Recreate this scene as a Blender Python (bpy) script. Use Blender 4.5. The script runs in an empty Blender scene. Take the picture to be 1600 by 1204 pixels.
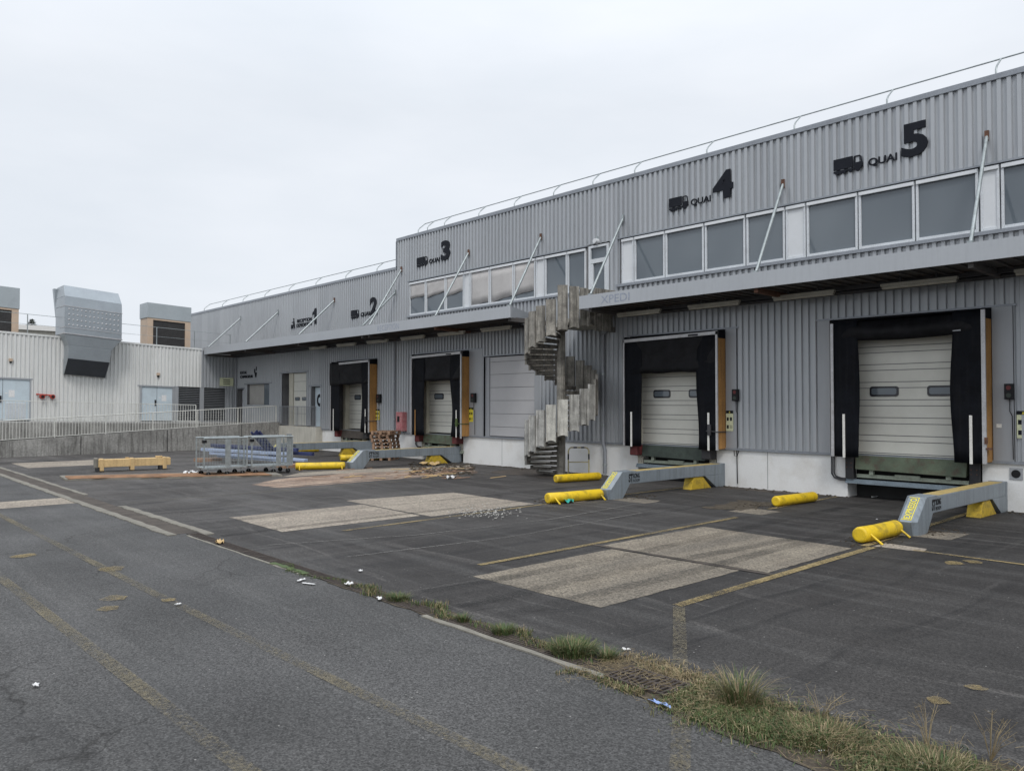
import bpy, bmesh, math, random
from mathutils import Vector, Matrix
R = math.radians
random.seed(7)
sc = bpy.context.scene
C = sc.collection

# ------------------------------------------------------------------ camera
cam_d = bpy.data.cameras.new("camera")
cam = bpy.data.objects.new("camera", cam_d)
C.objects.link(cam)
sc.camera = cam
cam_d.sensor_width = 36.0
cam_d.lens = 36.0 * 1235.8 / 1600.0
cam_d.clip_end = 2000
yaw, pit, rol = R(42.06), R(1.35), R(.056)
fw = Vector((-math.cos(yaw) * math.cos(pit), math.sin(yaw) * math.cos(pit), math.sin(pit)))
rt = fw.cross(Vector((0, 0, 1))).normalized()
up = rt.cross(fw)
r2 = rt * math.cos(rol) + up * math.sin(rol)
u2 = -rt * math.sin(rol) + up * math.cos(rol)
m = Matrix((r2, u2, -fw)).transposed().to_4x4()
m.translation = Vector((0, 0, 2.25))
cam.matrix_world = m

# ------------------------------------------------------------------ sky, sun, exposure
SUN_EL, SUN_AZ = 50.0, 128.0          # azimuth clockwise from +Y: behind the camera
world = bpy.data.worlds.new("World")
sc.world = world
world.use_nodes = True
wn, wl = world.node_tree.nodes, world.node_tree.links
wn.clear()
wo = wn.new('ShaderNodeOutputWorld'); bg = wn.new('ShaderNodeBackground')
sky = wn.new('ShaderNodeTexSky'); sky.sky_type = 'NISHITA'; sky.sun_disc = False
sky.sun_elevation = R(SUN_EL); sky.sun_rotation = R(SUN_AZ); sky.dust_density = 4.0
tc = wn.new('ShaderNodeTexCoord')
mp = wn.new('ShaderNodeMapping'); mp.inputs['Scale'].default_value = (1.0, 1.0, 3.2)
no = wn.new('ShaderNodeTexNoise'); no.inputs['Scale'].default_value = 1.6; no.inputs['Detail'].default_value = 5; no.inputs['Roughness'].default_value = .55
cr = wn.new('ShaderNodeValToRGB')
cr.color_ramp.elements[0].position = .3; cr.color_ramp.elements[0].color = (7.9, 8.45, 9.15, 1)
cr.color_ramp.elements[1].position = .72; cr.color_ramp.elements[1].color = (9.5, 9.85, 10.4, 1)
sx = wn.new('ShaderNodeSeparateXYZ')
mr = wn.new('ShaderNodeMapRange'); mr.inputs['From Min'].default_value = .35; mr.inputs['From Max'].default_value = 1.0
mr.inputs['To Min'].default_value = 1.0; mr.inputs['To Max'].default_value = 1.75
mv = wn.new('ShaderNodeVectorMath'); mv.operation = 'SCALE'
mx = wn.new('ShaderNodeMix'); mx.data_type = 'RGBA'; mx.inputs[0].default_value = .92
bg.inputs['Strength'].default_value = .1
wl.new(tc.outputs['Generated'], mp.inputs['Vector']); wl.new(mp.outputs[0], no.inputs['Vector'])
wl.new(no.outputs['Fac'], cr.inputs[0]); wl.new(tc.outputs['Generated'], sx.inputs[0])
wl.new(sx.outputs['Z'], mr.inputs['Value']); wl.new(cr.outputs[0], mv.inputs[0]); wl.new(mr.outputs[0], mv.inputs['Scale'])
wl.new(sky.outputs[0], mx.inputs[6]); wl.new(mv.outputs[0], mx.inputs[7])
wl.new(mx.outputs[2], bg.inputs['Color']); wl.new(bg.outputs[0], wo.inputs['Surface'])

sun_d = bpy.data.lights.new("sun", 'SUN'); sun_d.energy = 1.4; sun_d.angle = R(14); sun_d.color = (1, .97, .93)
sun = bpy.data.objects.new("sun", sun_d); C.objects.link(sun)
az, el = R(SUN_AZ), R(SUN_EL)
to_sun = Vector((math.sin(az) * math.cos(el), math.cos(az) * math.cos(el), math.sin(el)))
sun.rotation_euler = to_sun.to_track_quat('Z', 'Y').to_euler()
sc.view_settings.view_transform = 'Standard'; sc.view_settings.look = 'None'
sc.view_settings.exposure = 0.0; sc.view_settings.gamma = 1.0
sc.render.engine = 'CYCLES'
sc.cycles.use_denoising = True

# ------------------------------------------------------------------ helpers
class MB:
    """collects shapes, builds them as one mesh object"""
    def __init__(s): s.v = []; s.f = []; s.m = []; s.cur = 0; s.sm = []
    def add(s, vs, fs, smooth=False):
        o = len(s.v); s.v += [tuple(p) for p in vs]
        for f in fs: s.f.append([i + o for i in f]); s.m.append(s.cur); s.sm.append(smooth)
        return s
    def box(s, x0, x1, y0, y1, z0, z1):
        if x0 > x1: x0, x1 = x1, x0
        if y0 > y1: y0, y1 = y1, y0
        if z0 > z1: z0, z1 = z1, z0
        return s.add([(x0, y0, z0), (x1, y0, z0), (x1, y1, z0), (x0, y1, z0), (x0, y0, z1), (x1, y0, z1), (x1, y1, z1), (x0, y1, z1)],
              [(0, 3, 2, 1), (4, 5, 6, 7), (0, 1, 5, 4), (1, 2, 6, 5), (2, 3, 7, 6), (3, 0, 4, 7)])
    def hexa(s, lo, hi):
        return s.add(list(lo) + list(hi), [(0, 3, 2, 1), (4, 5, 6, 7), (0, 1, 5, 4), (1, 2, 6, 5), (2, 3, 7, 6), (3, 0, 4, 7)])
    def prism(s, poly, vec):
        n = len(poly); vec = Vector(vec)
        vs = [Vector(p) for p in poly] + [Vector(p) + vec for p in poly]
        return s.add(vs, [tuple(range(n))[::-1], tuple(range(n, 2 * n))] + [(i, (i + 1) % n, n + (i + 1) % n, n + i) for i in range(n)])
    def tube(s, pts, r, n=8, cap=True):
        pts = [Vector(p) for p in pts]; rings = []
        rr = r if isinstance(r, (list, tuple)) else [r] * len(pts)
        ref = None
        for i, p in enumerate(pts):
            d = (pts[min(i + 1, len(pts) - 1)] - pts[max(i - 1, 0)]).normalized()
            if ref is None:
                ref = Vector((0, 0, 1)) if abs(d.z) < .9 else Vector((1, 0, 0))
            a = d.cross(ref).normalized(); b = a.cross(d); ref = b
            rings.append([p + (a * math.cos(2 * math.pi * k / n) + b * math.sin(2 * math.pi * k / n)) * rr[i] for k in range(n)])
        vs = [q for g in rings for q in g]; fs = []
        for i in range(len(pts) - 1):
            for k in range(n):
                fs.append((i * n + k, i * n + (k + 1) % n, (i + 1) * n + (k + 1) % n, (i + 1) * n + k))
        s.add(vs, fs, True)
        if cap:
            s.add(rings[0], [tuple(range(n))[::-1]]); s.add(rings[-1], [tuple(range(n))])
        return s
    def bar(s, p, q, w, h, upv=(0, 0, 1)):
        p, q = Vector(p), Vector(q); d = (q - p).normalized(); u = Vector(upv)
        a = d.cross(u).normalized() * w / 2; b = a.cross(d).normalized() * h / 2
        c = [p - a - b, p + a - b, p + a + b, p - a + b]; e = [x + (q - p) for x in c]
        return s.hexa(c, e)
    def sheet(s, poly, z):
        return s.add([(p[0], p[1], z) for p in poly], [tuple(range(len(poly)))])
    def build(s, name, mat, parent=None, bevel=0, org=None):
        me = bpy.data.meshes.new(name)
        o0 = org
        if o0 is None and parent is not None:
            q = parent
            while q.parent: q = q.parent
            o0 = q.location
        ox, oy, oz = (o0 if o0 is not None else (0, 0, 0))
        me.from_pydata([(a - ox, b - oy, c - oz) for a, b, c in s.v], [], s.f)
        for mt in (mat if isinstance(mat, (list, tuple)) else [mat]): me.materials.append(mt)
        me.polygons.foreach_set('material_index', s.m); me.polygons.foreach_set('use_smooth', s.sm)
        bm = bmesh.new(); bm.from_mesh(me); bmesh.ops.recalc_face_normals(bm, faces=bm.faces[:]) if len(s.f) > 1 else None
        bm.to_mesh(me); bm.free()
        o = bpy.data.objects.new(name, me); C.objects.link(o)
        if parent is not None: o.parent = parent
        elif org is not None: o.location = org
        if bevel:
            b = o.modifiers.new('bevel', 'BEVEL'); b.width = bevel; b.segments = 2; b.limit_method = 'ANGLE'; b.angle_limit = R(35)
        return o

def tag(o, label=None, cat=None, group=None, kind=None):
    for k, v in (('label', label), ('category', cat), ('group', group), ('kind', kind)):
        if v: o[k] = v
    return o
def thing(name, loc, label, cat, group=None, rz=0):
    o = bpy.data.objects.new(name, None); C.objects.link(o); o.location = loc; o.rotation_euler = (0, 0, rz)
    o.empty_display_size = .2
    return tag(o, label, cat, group)
def copy_tree(o, parent=None):
    c = o.copy(); C.objects.link(c); c.parent = parent
    for ch in list(o.children): copy_tree(ch, c)
    return c

def Gp(px, py, z=0.0):
    """a point on the ground seen from the camera's standing place"""
    d = fw * 1235.8 + r2 * (px - 800) - u2 * (py - 602)
    t = (z - 2.25) / d.z
    return Vector((d.x * t, d.y * t, z))

# ------------------------------------------------------------------ materials
def nmat(name):
    mt = bpy.data.materials.new(name); mt.use_nodes = True
    n, l = mt.node_tree.nodes, mt.node_tree.links
    return mt, n, l, n['Principled BSDF']
def pos(n, l, scale=(1, 1, 1), rot=(0, 0, 0)):
    g = n.new('ShaderNodeNewGeometry'); mpn = n.new('ShaderNodeMapping')
    mpn.inputs['Scale'].default_value = scale; mpn.inputs['Rotation'].default_value = rot
    l.new(g.outputs['Position'], mpn.inputs['Vector']); return mpn.outputs[0]
def noise(n, l, vec, scale, detail=4, rough=.55):
    t = n.new('ShaderNodeTexNoise'); t.inputs['Scale'].default_value = scale; t.inputs['Detail'].default_value = detail
    t.inputs['Roughness'].default_value = rough; l.new(vec, t.inputs['Vector']); return t.outputs['Fac']
def ramp(n, l, fac, a, b, ca=(0, 0, 0, 1), cb=(1, 1, 1, 1)):
    r = n.new('ShaderNodeValToRGB'); r.color_ramp.elements[0].position = a; r.color_ramp.elements[1].position = b
    r.color_ramp.elements[0].color = ca; r.color_ramp.elements[1].color = cb; l.new(fac, r.inputs[0]); return r.outputs[0]
def mix(n, l, fac, a, b, mode='MIX'):
    x = n.new('ShaderNodeMix'); x.data_type = 'RGBA'; x.blend_type = mode
    if isinstance(fac, (int, float)): x.inputs[0].default_value = fac
    else: l.new(fac, x.inputs[0])
    for i, c in ((6, a), (7, b)):
        if isinstance(c, tuple): x.inputs[i].default_value = c if len(c) == 4 else (*c, 1)
        else: l.new(c, x.inputs[i])
    return x.outputs[2]
def mul(n, l, a, b, op='MULTIPLY'):
    x = n.new('ShaderNodeMath'); x.operation = op
    for i, c in ((0, a), (1, b)):
        if isinstance(c, (int, float)): x.inputs[i].default_value = c
        else: l.new(c, x.inputs[i])
    return x.outputs[0]
def bump(n, l, bs, h, strength=.3, dist=.01):
    b = n.new('ShaderNodeBump'); b.inputs['Strength'].default_value = strength; b.inputs['Distance'].default_value = dist
    l.new(h, b.inputs['Height']); l.new(b.outputs[0], bs.inputs['Normal'])

def plain(name, col, rough=.6, metal=0.0, var=.18, scale=3.0, dirt=None, dirt_amt=.5, streak=False, bmp=0, fine=40, spec=.5, fa=.35, sheet=None):
    mt, n, l, bs = nmat(name)
    p = pos(n, l)
    f = noise(n, l, p, scale, 5)
    dark = tuple(c * (1 - var) for c in col); lite = tuple(min(1, c * (1 + var)) for c in col)
    c = ramp(n, l, f, .3, .7, (*dark, 1), (*lite, 1))
    if dirt:
        ps = pos(n, l, (5, 5, .35)) if streak else pos(n, l, (1, 1, 1))
        f2 = noise(n, l, ps, 2.2 if streak else scale * 1.7, 6, .65)
        k = ramp(n, l, f2, .48, .75)
        c = mix(n, l, mul(n, l, k, dirt_amt), c, (*dirt, 1))
    ff = noise(n, l, p, fine, 3)
    c = mix(n, l, fa, c, ramp(n, l, ff, .3, .7, (.55, .55, .55, 1), (1.25, 1.25, 1.25, 1)), 'MULTIPLY')
    if sheet:      # each cladding sheet has a slightly different age
        g2 = n.new('ShaderNodeNewGeometry'); sp2 = n.new('ShaderNodeSeparateXYZ'); l.new(g2.outputs['Position'], sp2.inputs[0])
        fl = mul(n, l, mul(n, l, sp2.outputs[sheet], 1.053), 0.0, 'ADD'); fl = mul(n, l, fl, 1.0, 'FLOOR') if False else fl
        fm = n.new('ShaderNodeMath'); fm.operation = 'FLOOR'; l.new(fl, fm.inputs[0])
        wn_ = n.new('ShaderNodeTexWhiteNoise'); wn_.noise_dimensions = '1D'; l.new(fm.outputs[0], wn_.inputs['W'])
        c = mix(n, l, 1.0, c, ramp(n, l, wn_.outputs['Value'], 0, 1, (.93, .935, .94, 1), (1.05, 1.05, 1.05, 1)), 'MULTIPLY')
    l.new(c, bs.inputs['Base Color'])
    bs.inputs['Roughness'].default_value = rough; bs.inputs['Metallic'].default_value = metal
    bs.inputs['Specular IOR Level'].default_value = spec
    if bmp: bump(n, l, bs, ff, bmp, .01)
    return mt

M = {}
M['clad'] = plain('grey_cladding', (.40, .418, .438), .40, .25, .03, .5, (.25, .255, .26), .22, True, 0, 9, .5, .04, 'X')
M['clad_flat'] = plain('grey_flat_panel', (.34, .355, .375), .45, .2, .03, .7, (.22, .22, .22), .18, True, 0, 9, .5, .04)
M['clad_white'] = plain('offwhite_cladding', (.63, .635, .62), .5, 0, .03, .7, (.34, .325, .29), .3, True, 0, 9, .5, .05, 'Y')
M['coping'] = plain('coping_grey', (.27, .29, .32), .4, .3, .1, 2)
M['fascia'] = plain('fascia_grey', (.40, .42, .445), .45, .15, .04, .6, (.24, .25, .26), .22, True, 0, 9, .5, .05)
M['deck'] = plain('canopy_deck', (.085, .08, .078), .8, 0, .3, 1.3, (.12, .06, .035), .55)
M['steel_dark'] = plain('dark_steel', (.06, .06, .065), .6, .3, .3, 4)
M['rust'] = plain('rust', (.13, .065, .042), .9, 0, .4, 9, (.08, .04, .03), .6)
M['galv'] = plain('galvanised_steel', (.35, .385, .39), .42, .55, .18, 7, (.22, .24, .25), .5, False, 0, 60)
M['galv_duct'] = plain('galvanised_duct', (.35, .385, .41), .36, .6, .06, 1.3, (.30, .32, .35), .5, False, 0, 12, .5, .1)
M['galv_plain'] = plain('galvanised_painted', (.37, .41, .43), .5, .2, .05, 1.1, (.29, .32, .34), .35, False, 0, 12, .5, .08)
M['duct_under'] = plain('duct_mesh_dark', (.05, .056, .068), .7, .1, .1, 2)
M['plinth'] = plain('white_painted_plinth', (.78, .78, .765), .75, 0, .04, .8, (.42, .37, .29), .35, False, .15, 30, .5, .12)
M['plinth_end'] = plain('dirty_plinth', (.50, .48, .42), .8, 0, .12, 1.5, (.2, .19, .16), .5, True)
M['door'] = plain('cream_door', (.60, .595, .54), .5, 0, .04, .8, (.40, .38, .32), .25, False, 0, 3, .5, .08)
M['shutter'] = plain('grey_shutter', (.44, .44, .45), .5, .1, .02, 1, fine=3, fa=.05)
M['reveal'] = plain('cream_reveal', (.5, .48, .4), .7, 0, .12, 2, (.2, .18, .15), .5, True)
M['reveal_dark'] = plain('dark_reveal', (.16, .16, .165), .7, 0, .2, 2)
M['wframe'] = plain('white_window_frame', (.62, .65, .68), .45, 0, .05, 2, (.4, .4, .4), .3)
M['wpanel'] = plain('white_infill_panel', (.66, .68, .70), .5, 0, .05, 2, fa=.05)
M['blind'] = plain('canvas_blind', (.50, .485, .475), .85, 0, .08, 1.2, (.38, .36, .35), .5)
M['paleblue'] = plain('pale_blue_door', (.50, .58, .63), .5, 0, .05, 1.5, (.35, .38, .4), .4)
M['rubber'] = plain('black_curtain', (.006, .007, .010), .7, 0, .35, 2.4, (.022, .021, .022), .4, True, 0, 14, .12)
M['header'] = plain('black_header_fabric', (.006, .006, .008), .6, 0, .5, 3, (.018, .018, .02), .5, False, .35, 6, .2)
M['bumper'] = plain('black_bumper', (.025, .025, .028), .7, 0, .3, 5)
M['redbumper'] = plain('faded_red_rubber', (.12, .022, .022), .7, 0, .4, 5, (.03, .02, .02), .6)
M['foam'] = plain('orange_foam', (.42, .22, .07), .95, 0, .2, 1.6, (.17, .10, .055), .6, True, .3, 22)
M['alu'] = plain('aluminium_profile', (.50, .50, .51), .45, .4, .12, 3, (.3, .28, .26), .4)
M['white'] = plain('white_paint', (.75, .74, .7), .55, 0, .06, 3)
M['yellow'] = plain('yellow_paint', (.76, .52, .018), .45, 0, .05, 3, (.06, .05, .035), .7, False, .05, 60, .5, .2)
M['yellow_old'] = plain('chipped_yellow_paint', (.55, .38, .03), .6, 0, .1, 4, (.10, .07, .04), .85, False, 0, 50)
M['beam'] = plain('grey_blue_steel_paint', (.225, .26, .29), .42, .15, .1, 1.6, (.09, .095, .10), .6, True, 0, 24, .5, .2)
M['beam_top'] = plain('worn_yellow_top', (.45, .34, .13), .75, 0, .12, 3, (.17, .12, .07), .75, False, 0, 30)
M['concrete_old'] = plain('stained_precast_concrete', (.50, .49, .445), .92, 0, .25, 3, (.06, .056, .05), .8, True, .6, 34, .5, .6)
M['concrete_grimy'] = plain('blackened_precast_concrete', (.27, .255, .225), .92, 0, .4, 4, (.03, .028, .025), .95, True, .6, 34, .5, .6)
M['concrete_grey'] = plain('greyed_precast_concrete', (.40, .395, .37), .92, 0, .3, 4, (.05, .047, .042), .9, True, .6, 34, .5, .6)
M['concrete_black'] = plain('damp_black_precast', (.13, .12, .105), .92, 0, .5, 5, (.022, .021, .019), .9, False, .6, 30, .5, .6)
M['concrete_wall'] = plain('stained_concrete_wall', (.27, .265, .25), .93, 0, .28, 1.3, (.055, .052, .046), .95, True, .4, 16, .5, .6)
M['concrete'] = plain('kerb_concrete', (.21, .197, .168), .92, 0, .2, 4, (.14, .13, .11), .6, False, .4, 60)
M['platform'] = plain('platform_concrete', (.2, .2, .19), .92, 0, .2, 2)
M['rail'] = plain('pale_rail', (.60, .60, .56), .5, .1, .1, 3)
M['pipe'] = plain('grey_downpipe', (.27, .285, .31), .4, .2, .1, 3)
M['black'] = plain('black_plastic', (.012, .012, .014), .55, 0, .2, 4, spec=.25)
M['sign'] = plain('dark_sign', (.012, .014, .020), .6, 0, .1, 3, spec=.15)
M['lamp_body'] = plain('grimy_batten', (.40, .385, .33), .6, 0, .15, 2, (.2, .18, .15), .5)
M['green'] = plain('green_leveller', (.10, .125, .085), .7, .2, .25, 3, (.09, .035, .03), .7, False, .3, 60)
M['darkgreen'] = plain('dark_green_leveller', (.045, .06, .05), .65, .2, .3, 3, (.02, .02, .02), .5)
M['palegreen'] = plain('pale_green_steel', (.33, .37, .30), .7, 0, .12, 4, (.16, .14, .1), .6)
M['brown'] = plain('brown_leveller', (.06, .05, .042), .8, 0, .3, 3)
M['bluegrey'] = plain('blue_grey_steel', (.22, .27, .31), .5, .3, .15, 3)
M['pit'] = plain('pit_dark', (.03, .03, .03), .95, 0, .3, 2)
M['wood'] = plain('pallet_wood', (.30, .19, .125), .85, 0, .25, 5, (.14, .08, .055), .6, False, .2, 40)
M['osb'] = plain('pale_plywood', (.58, .41, .20), .8, 0, .12, 3, (.3, .19, .1), .45, True, 0, 30)
M['red'] = plain('faded_red_cabinet', (.40, .14, .15), .55, 0, .15, 6, (.5, .42, .4), .6)
M['hydrant'] = plain('red_valve', (.42, .05, .03), .5, 0, .2, 6)
M['blue'] = plain('blue_rack_steel', (.035, .045, .12), .5, .1, .2, 3)
M['ltblue'] = plain('pale_blue_beam', (.38, .46, .62), .5, .1, .15, 2)
M['orange_soil'] = plain('rusty_orange_grit', (.27, .145, .075), .97, 0, .4, 2.5, (.10, .075, .055), .9, False, .5, 45)
M['soil'] = plain('dry_soil', (.085, .07, .052), .98, 0, .4, 7, (.035, .03, .025), .8, False, .8, 60, .3, .8)
M['channel'] = plain('silted_channel', (.075, .062, .052), .95, 0, .3, 2.2, (.03, .028, .025), .6)
M['grate'] = plain('rusty_grate', (.065, .052, .045), .75, .3, .3, 8)
M['chip'] = plain('grey_white_chips', (.45, .44, .41), .9, 0, .2, 20)
M['paper'] = plain('white_litter', (.68, .68, .68), .8, 0, .1, 20)
M['lightblue_cloth'] = plain('light_blue_fabric', (.30, .42, .75), .8, 0, .15, 30)
M['teal'] = plain('teal_fabric', (.03, .36, .30), .8, 0, .25, 30)
M['roofing'] = plain('roof_membrane', (.2, .2, .2), .9, 0, .15, 1)
M['beige_unit'] = plain('beige_panel', (.52, .40, .30), .6, 0, .08, 1.5, (.36, .27, .2), .3)
M['louver'] = plain('grey_louvre', (.17, .18, .19), .5, .2, .1, 3)
M['grille'] = plain('dark_grille', (.045, .043, .043), .6, .1, .15, 3)
M['hooprail'] = plain('faded_yellow_rail', (.52, .45, .23), .6, 0, .15, 6, (.4, .4, .38), .5)
M['clearplastic'] = plain('milky_plastic_strip', (.5, .52, .56), .3, 0, .2, 4)
M['board'] = plain('grey_board', (.36, .35, .33), .7, 0, .08, 2, (.28, .26, .24), .5, True)
M['bark'] = plain('bark', (.08, .055, .04), .9)
M['needles'] = plain('dark_conifer_foliage', (.035, .05, .03), .9, 0, .4, 4)
M['notice'] = plain('notice_pale', (.60, .62, .42), .5, 0, .08, 20)
M['notice_y'] = plain('notice_yellow', (.72, .62, .06), .5, 0, .08, 20)
M['ghost'] = plain('letter_ghost', (.27, .30, .37), .5, .1, .2, 9)
M['stain_yellow'] = M['yellow_old']

def glass_mat():
    mt, n, l, bs = nmat('window_glass')
    f = noise(n, l, pos(n, l), .35, 2)
    c = ramp(n, l, f, .3, .7, (.12, .145, .17, 1), (.19, .22, .245, 1)); l.new(c, bs.inputs['Base Color'])
    bump(n, l, bs, noise(n, l, pos(n, l), .9, 2), .25, .02)
    bs.inputs['Roughness'].default_value = .05; bs.inputs['IOR'].default_value = 1.6; bs.inputs['Alpha'].default_value = .8
    return mt
M['glass'] = glass_mat()
M['curtain'] = plain('grey_blue_reflection', (.42, .50, .56), .8, 0, .1, 2, fa=.1)  # colour of the strips that imitate a reflection in the window panes
def vent_mat():
    mt, n, l, bs = nmat('door_window_dark')
    bs.inputs['Base Color'].default_value = (.035, .035, .04, 1); bs.inputs['Roughness'].default_value = .25
    return mt
M['doorglass'] = vent_mat()

def paint_mat(name, col, lo, hi, scale=7, base_alpha=1.0):
    mt, n, l, bs = nmat(name)
    f = noise(n, l, pos(n, l), 45, 3, .7); g = noise(n, l, pos(n, l), scale * .2, 4, .6)
    s = mul(n, l, mul(n, l, f, .55), mul(n, l, g, .45 * 1.0), 'ADD')
    a = ramp(n, l, s, lo, hi)
    am = mul(n, l, a, base_alpha)
    c = mix(n, l, ramp(n, l, noise(n, l, pos(n, l), 12, 4), .35, .7), (*col, 1), (*[x * .55 for x in col], 1))
    l.new(c, bs.inputs['Base Color']); l.new(am, bs.inputs['Alpha']); bs.inputs['Roughness'].default_value = .8
    return mt
M['line'] = paint_mat('worn_yellow_line', (.34, .26, .12), .38, .56, 5, .95)
M['line_faded'] = paint_mat('faded_yellow_line', (.24, .205, .13), .435, .61, 3.6, .7)
M['dab'] = paint_mat('faded_paint_dab', (.33, .25, .11), .38, .56, 5, .6)
M['line_white'] = paint_mat('faint_white_scuff', (.26, .25, .235), .40, .60, 3, .7)
M['tyre'] = paint_mat('dark_tyre_smear', (.02, .02, .02), .42, .66, 2.5, .5)

def asphalt():
    mt, n, l, bs = nmat('asphalt')
    p = pos(n, l)
    g = n.new('ShaderNodeNewGeometry'); sp = n.new('ShaderNodeSeparateXYZ'); l.new(g.outputs['Position'], sp.inputs[0])
    # older, greyer asphalt on the near side of the drain, darker oily yard on the dock side
    side = n.new('ShaderNodeMapRange'); side.inputs['From Min'].default_value = 5.06; side.inputs['From Max'].default_value = 5.12
    l.new(sp.outputs['Y'], side.inputs['Value'])
    a1 = ramp(n, l, noise(n, l, p, .45, 5), .32, .7, (.050, .0495, .049, 1), (.078, .077, .076, 1))
    a2 = ramp(n, l, noise(n, l, p, .38, 6, .62), .34, .68, (.022, .0205, .020, 1), (.050, .047, .045, 1))
    # farther left the yard is paler and browner
    lf = n.new('ShaderNodeMapRange'); lf.inputs['From Min'].default_value = -6; lf.inputs['From Max'].default_value = -22
    l.new(sp.outputs['X'], lf.inputs['Value'])
    a2 = mix(n, l, mul(n, l, lf.outputs[0], .75), a2, ramp(n, l, noise(n, l, p, .5, 5), .3, .7, (.064, .059, .056, 1), (.118, .109, .103, 1)))
    c = mix(n, l, side.outputs[0], a1, a2)
    # damp brown-black blotches and oil on the dock side
    ob = ramp(n, l, noise(n, l, p, .24, 6, .65), .46, .60)
    c = mix(n, l, mul(n, l, mul(n, l, ob, side.outputs[0]), .62), c, (.020, .0175, .0165, 1))
    ob2 = ramp(n, l, noise(n, l, p, .9, 4, .6), .60, .68)
    c = mix(n, l, mul(n, l, mul(n, l, ob2, side.outputs[0]), .5), c, (.012, .012, .012, 1))
    # tyre tracks: narrow dark and pale streaks swinging towards the docks
    for sc_, rot, cc, amt, lo, hi in (((3.2, .10, 1), 4, (.016, .015, .015, 1), .75, .52, .66), ((.10, 3.0, 1), -24, (.12, .112, .106, 1), .6, .57, .70), ((4.5, .12, 1), 18, (.10, .095, .09, 1), .5, .60, .70)):
        wv = noise(n, l, p, .16, 2)
        pp = pos(n, l, sc_, (0, 0, R(rot)))
        ad = n.new('ShaderNodeVectorMath'); ad.operation = 'ADD'; cb_ = n.new('ShaderNodeCombineXYZ'); l.new(mul(n, l, wv, 5.0), cb_.inputs[0]); l.new(mul(n, l, wv, 4.0), cb_.inputs[1])
        l.new(pp, ad.inputs[0]); l.new(cb_.outputs[0], ad.inputs[1])
        st = noise(n, l, ad.outputs[0], 1.1, 5, .65)
        c = mix(n, l, mul(n, l, ramp(n, l, st, lo, hi), mul(n, l, side.outputs[0], amt)), c, cc)
    st3 = noise(n, l, pos(n, l, (.10, 1.7, 1), (0, 0, R(8))), 1.0, 6, .7)
    c = mix(n, l, mul(n, l, ramp(n, l, st3, .50, .72), .4), c, (.125, .122, .118, 1))
    # cracks
    cw = n.new('ShaderNodeTexVoronoi'); cw.feature = 'DISTANCE_TO_EDGE'; cw.inputs['Scale'].default_value = .33
    ad = n.new('ShaderNodeVectorMath'); ad.operation = 'ADD'; wv = n.new('ShaderNodeTexNoise'); wv.inputs['Scale'].default_value = 1.1; wv.inputs['Detail'].default_value = 6; l.new(p, wv.inputs['Vector'])
    l.new(p, ad.inputs[0]); l.new(wv.outputs['Color'], ad.inputs[1]); l.new(ad.outputs[0], cw.inputs['Vector'])
    ck = ramp(n, l, cw.outputs['Distance'], .0, .006, (1, 1, 1, 1), (0, 0, 0, 1))
    c = mix(n, l, mul(n, l, mul(n, l, ck, ramp(n, l, noise(n, l, p, .3, 2), .5, .6)), .7), c, (.012, .011, .010, 1))
    # aggregate
    vo = n.new('ShaderNodeTexVoronoi'); vo.inputs['Scale'].default_value = 85; l.new(p, vo.inputs['Vector'])
    sepc = n.new('ShaderNodeSeparateColor'); l.new(vo.outputs['Color'], sepc.inputs[0])
    ag = ramp(n, l, sepc.outputs[0], .05, .95, (.42, .42, .42, 1), (1.65, 1.65, 1.65, 1))
    c = mix(n, l, .8, c, ag, 'MULTIPLY')
    fine = noise(n, l, p, 30, 5, .75)
    c = mix(n, l, .75, c, ramp(n, l, fine, .33, .68, (.5, .5, .5, 1), (1.55, 1.55, 1.55, 1)), 'MULTIPLY')
    # pale grit scattered
    vo2 = n.new('ShaderNodeTexVoronoi'); vo2.inputs['Scale'].default_value = 11; l.new(p, vo2.inputs['Vector'])
    spk = ramp(n, l, vo2.outputs['Distance'], .055, .10, (1, 1, 1, 1), (0, 0, 0, 1))
    s2 = n.new('ShaderNodeSeparateColor'); l.new(vo2.outputs['Color'], s2.inputs[0])
    pick = ramp(n, l, s2.outputs[1], .82, .85)
    c = mix(n, l, mul(n, l, mul(n, l, spk, pick), .8), c, (.36, .35, .33, 1))
    l.new(c, bs.inputs['Base Color'])
    rg = ramp(n, l, noise(n, l, p, .6, 4), .3, .7, (.62, .62, .62, 1), (.85, .85, .85, 1)); l.new(rg, bs.inputs['Roughness'])
    bs.inputs['Specular IOR Level'].default_value = .35
    bump(n, l, bs, mul(n, l, fine, sepc.outputs[0], 'ADD'), .55, .006)
    return mt
M['asphalt'] = asphalt()
def pad_mat(name, ca, cb, streaks=.6, ang=None):
    mt, n, l, bs = nmat(name); p = pos(n, l)
    c = ramp(n, l, noise(n, l, p, 1.1, 5), .3, .7, (*ca, 1), (*cb, 1))
    st = noise(n, l, pos(n, l, (1.25, .09, 1) if ang is None else (2.2, .16, 1), (0, 0, R(3) if ang is None else R(-38))), 1.0 if ang is None else 2.0, 5, .6)
    c = mix(n, l, mul(n, l, ramp(n, l, st, .42, .62), streaks), c, (.085, .078, .070, 1))
    vo = n.new('ShaderNodeTexVoronoi'); vo.inputs['Scale'].default_value = 48; l.new(p, vo.inputs['Vector'])
    se = n.new('ShaderNodeSeparateColor'); l.new(vo.outputs['Color'], se.inputs[0])
    c = mix(n, l, .85, c, ramp(n, l, se.outputs[0], .05, .95, (.5, .5, .48, 1), (1.55, 1.5, 1.42, 1)), 'MULTIPLY')
    l.new(c, bs.inputs['Base Color']); bs.inputs['Roughness'].default_value = .92
    bump(n, l, bs, se.outputs[0], .5, .006); return mt
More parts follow.
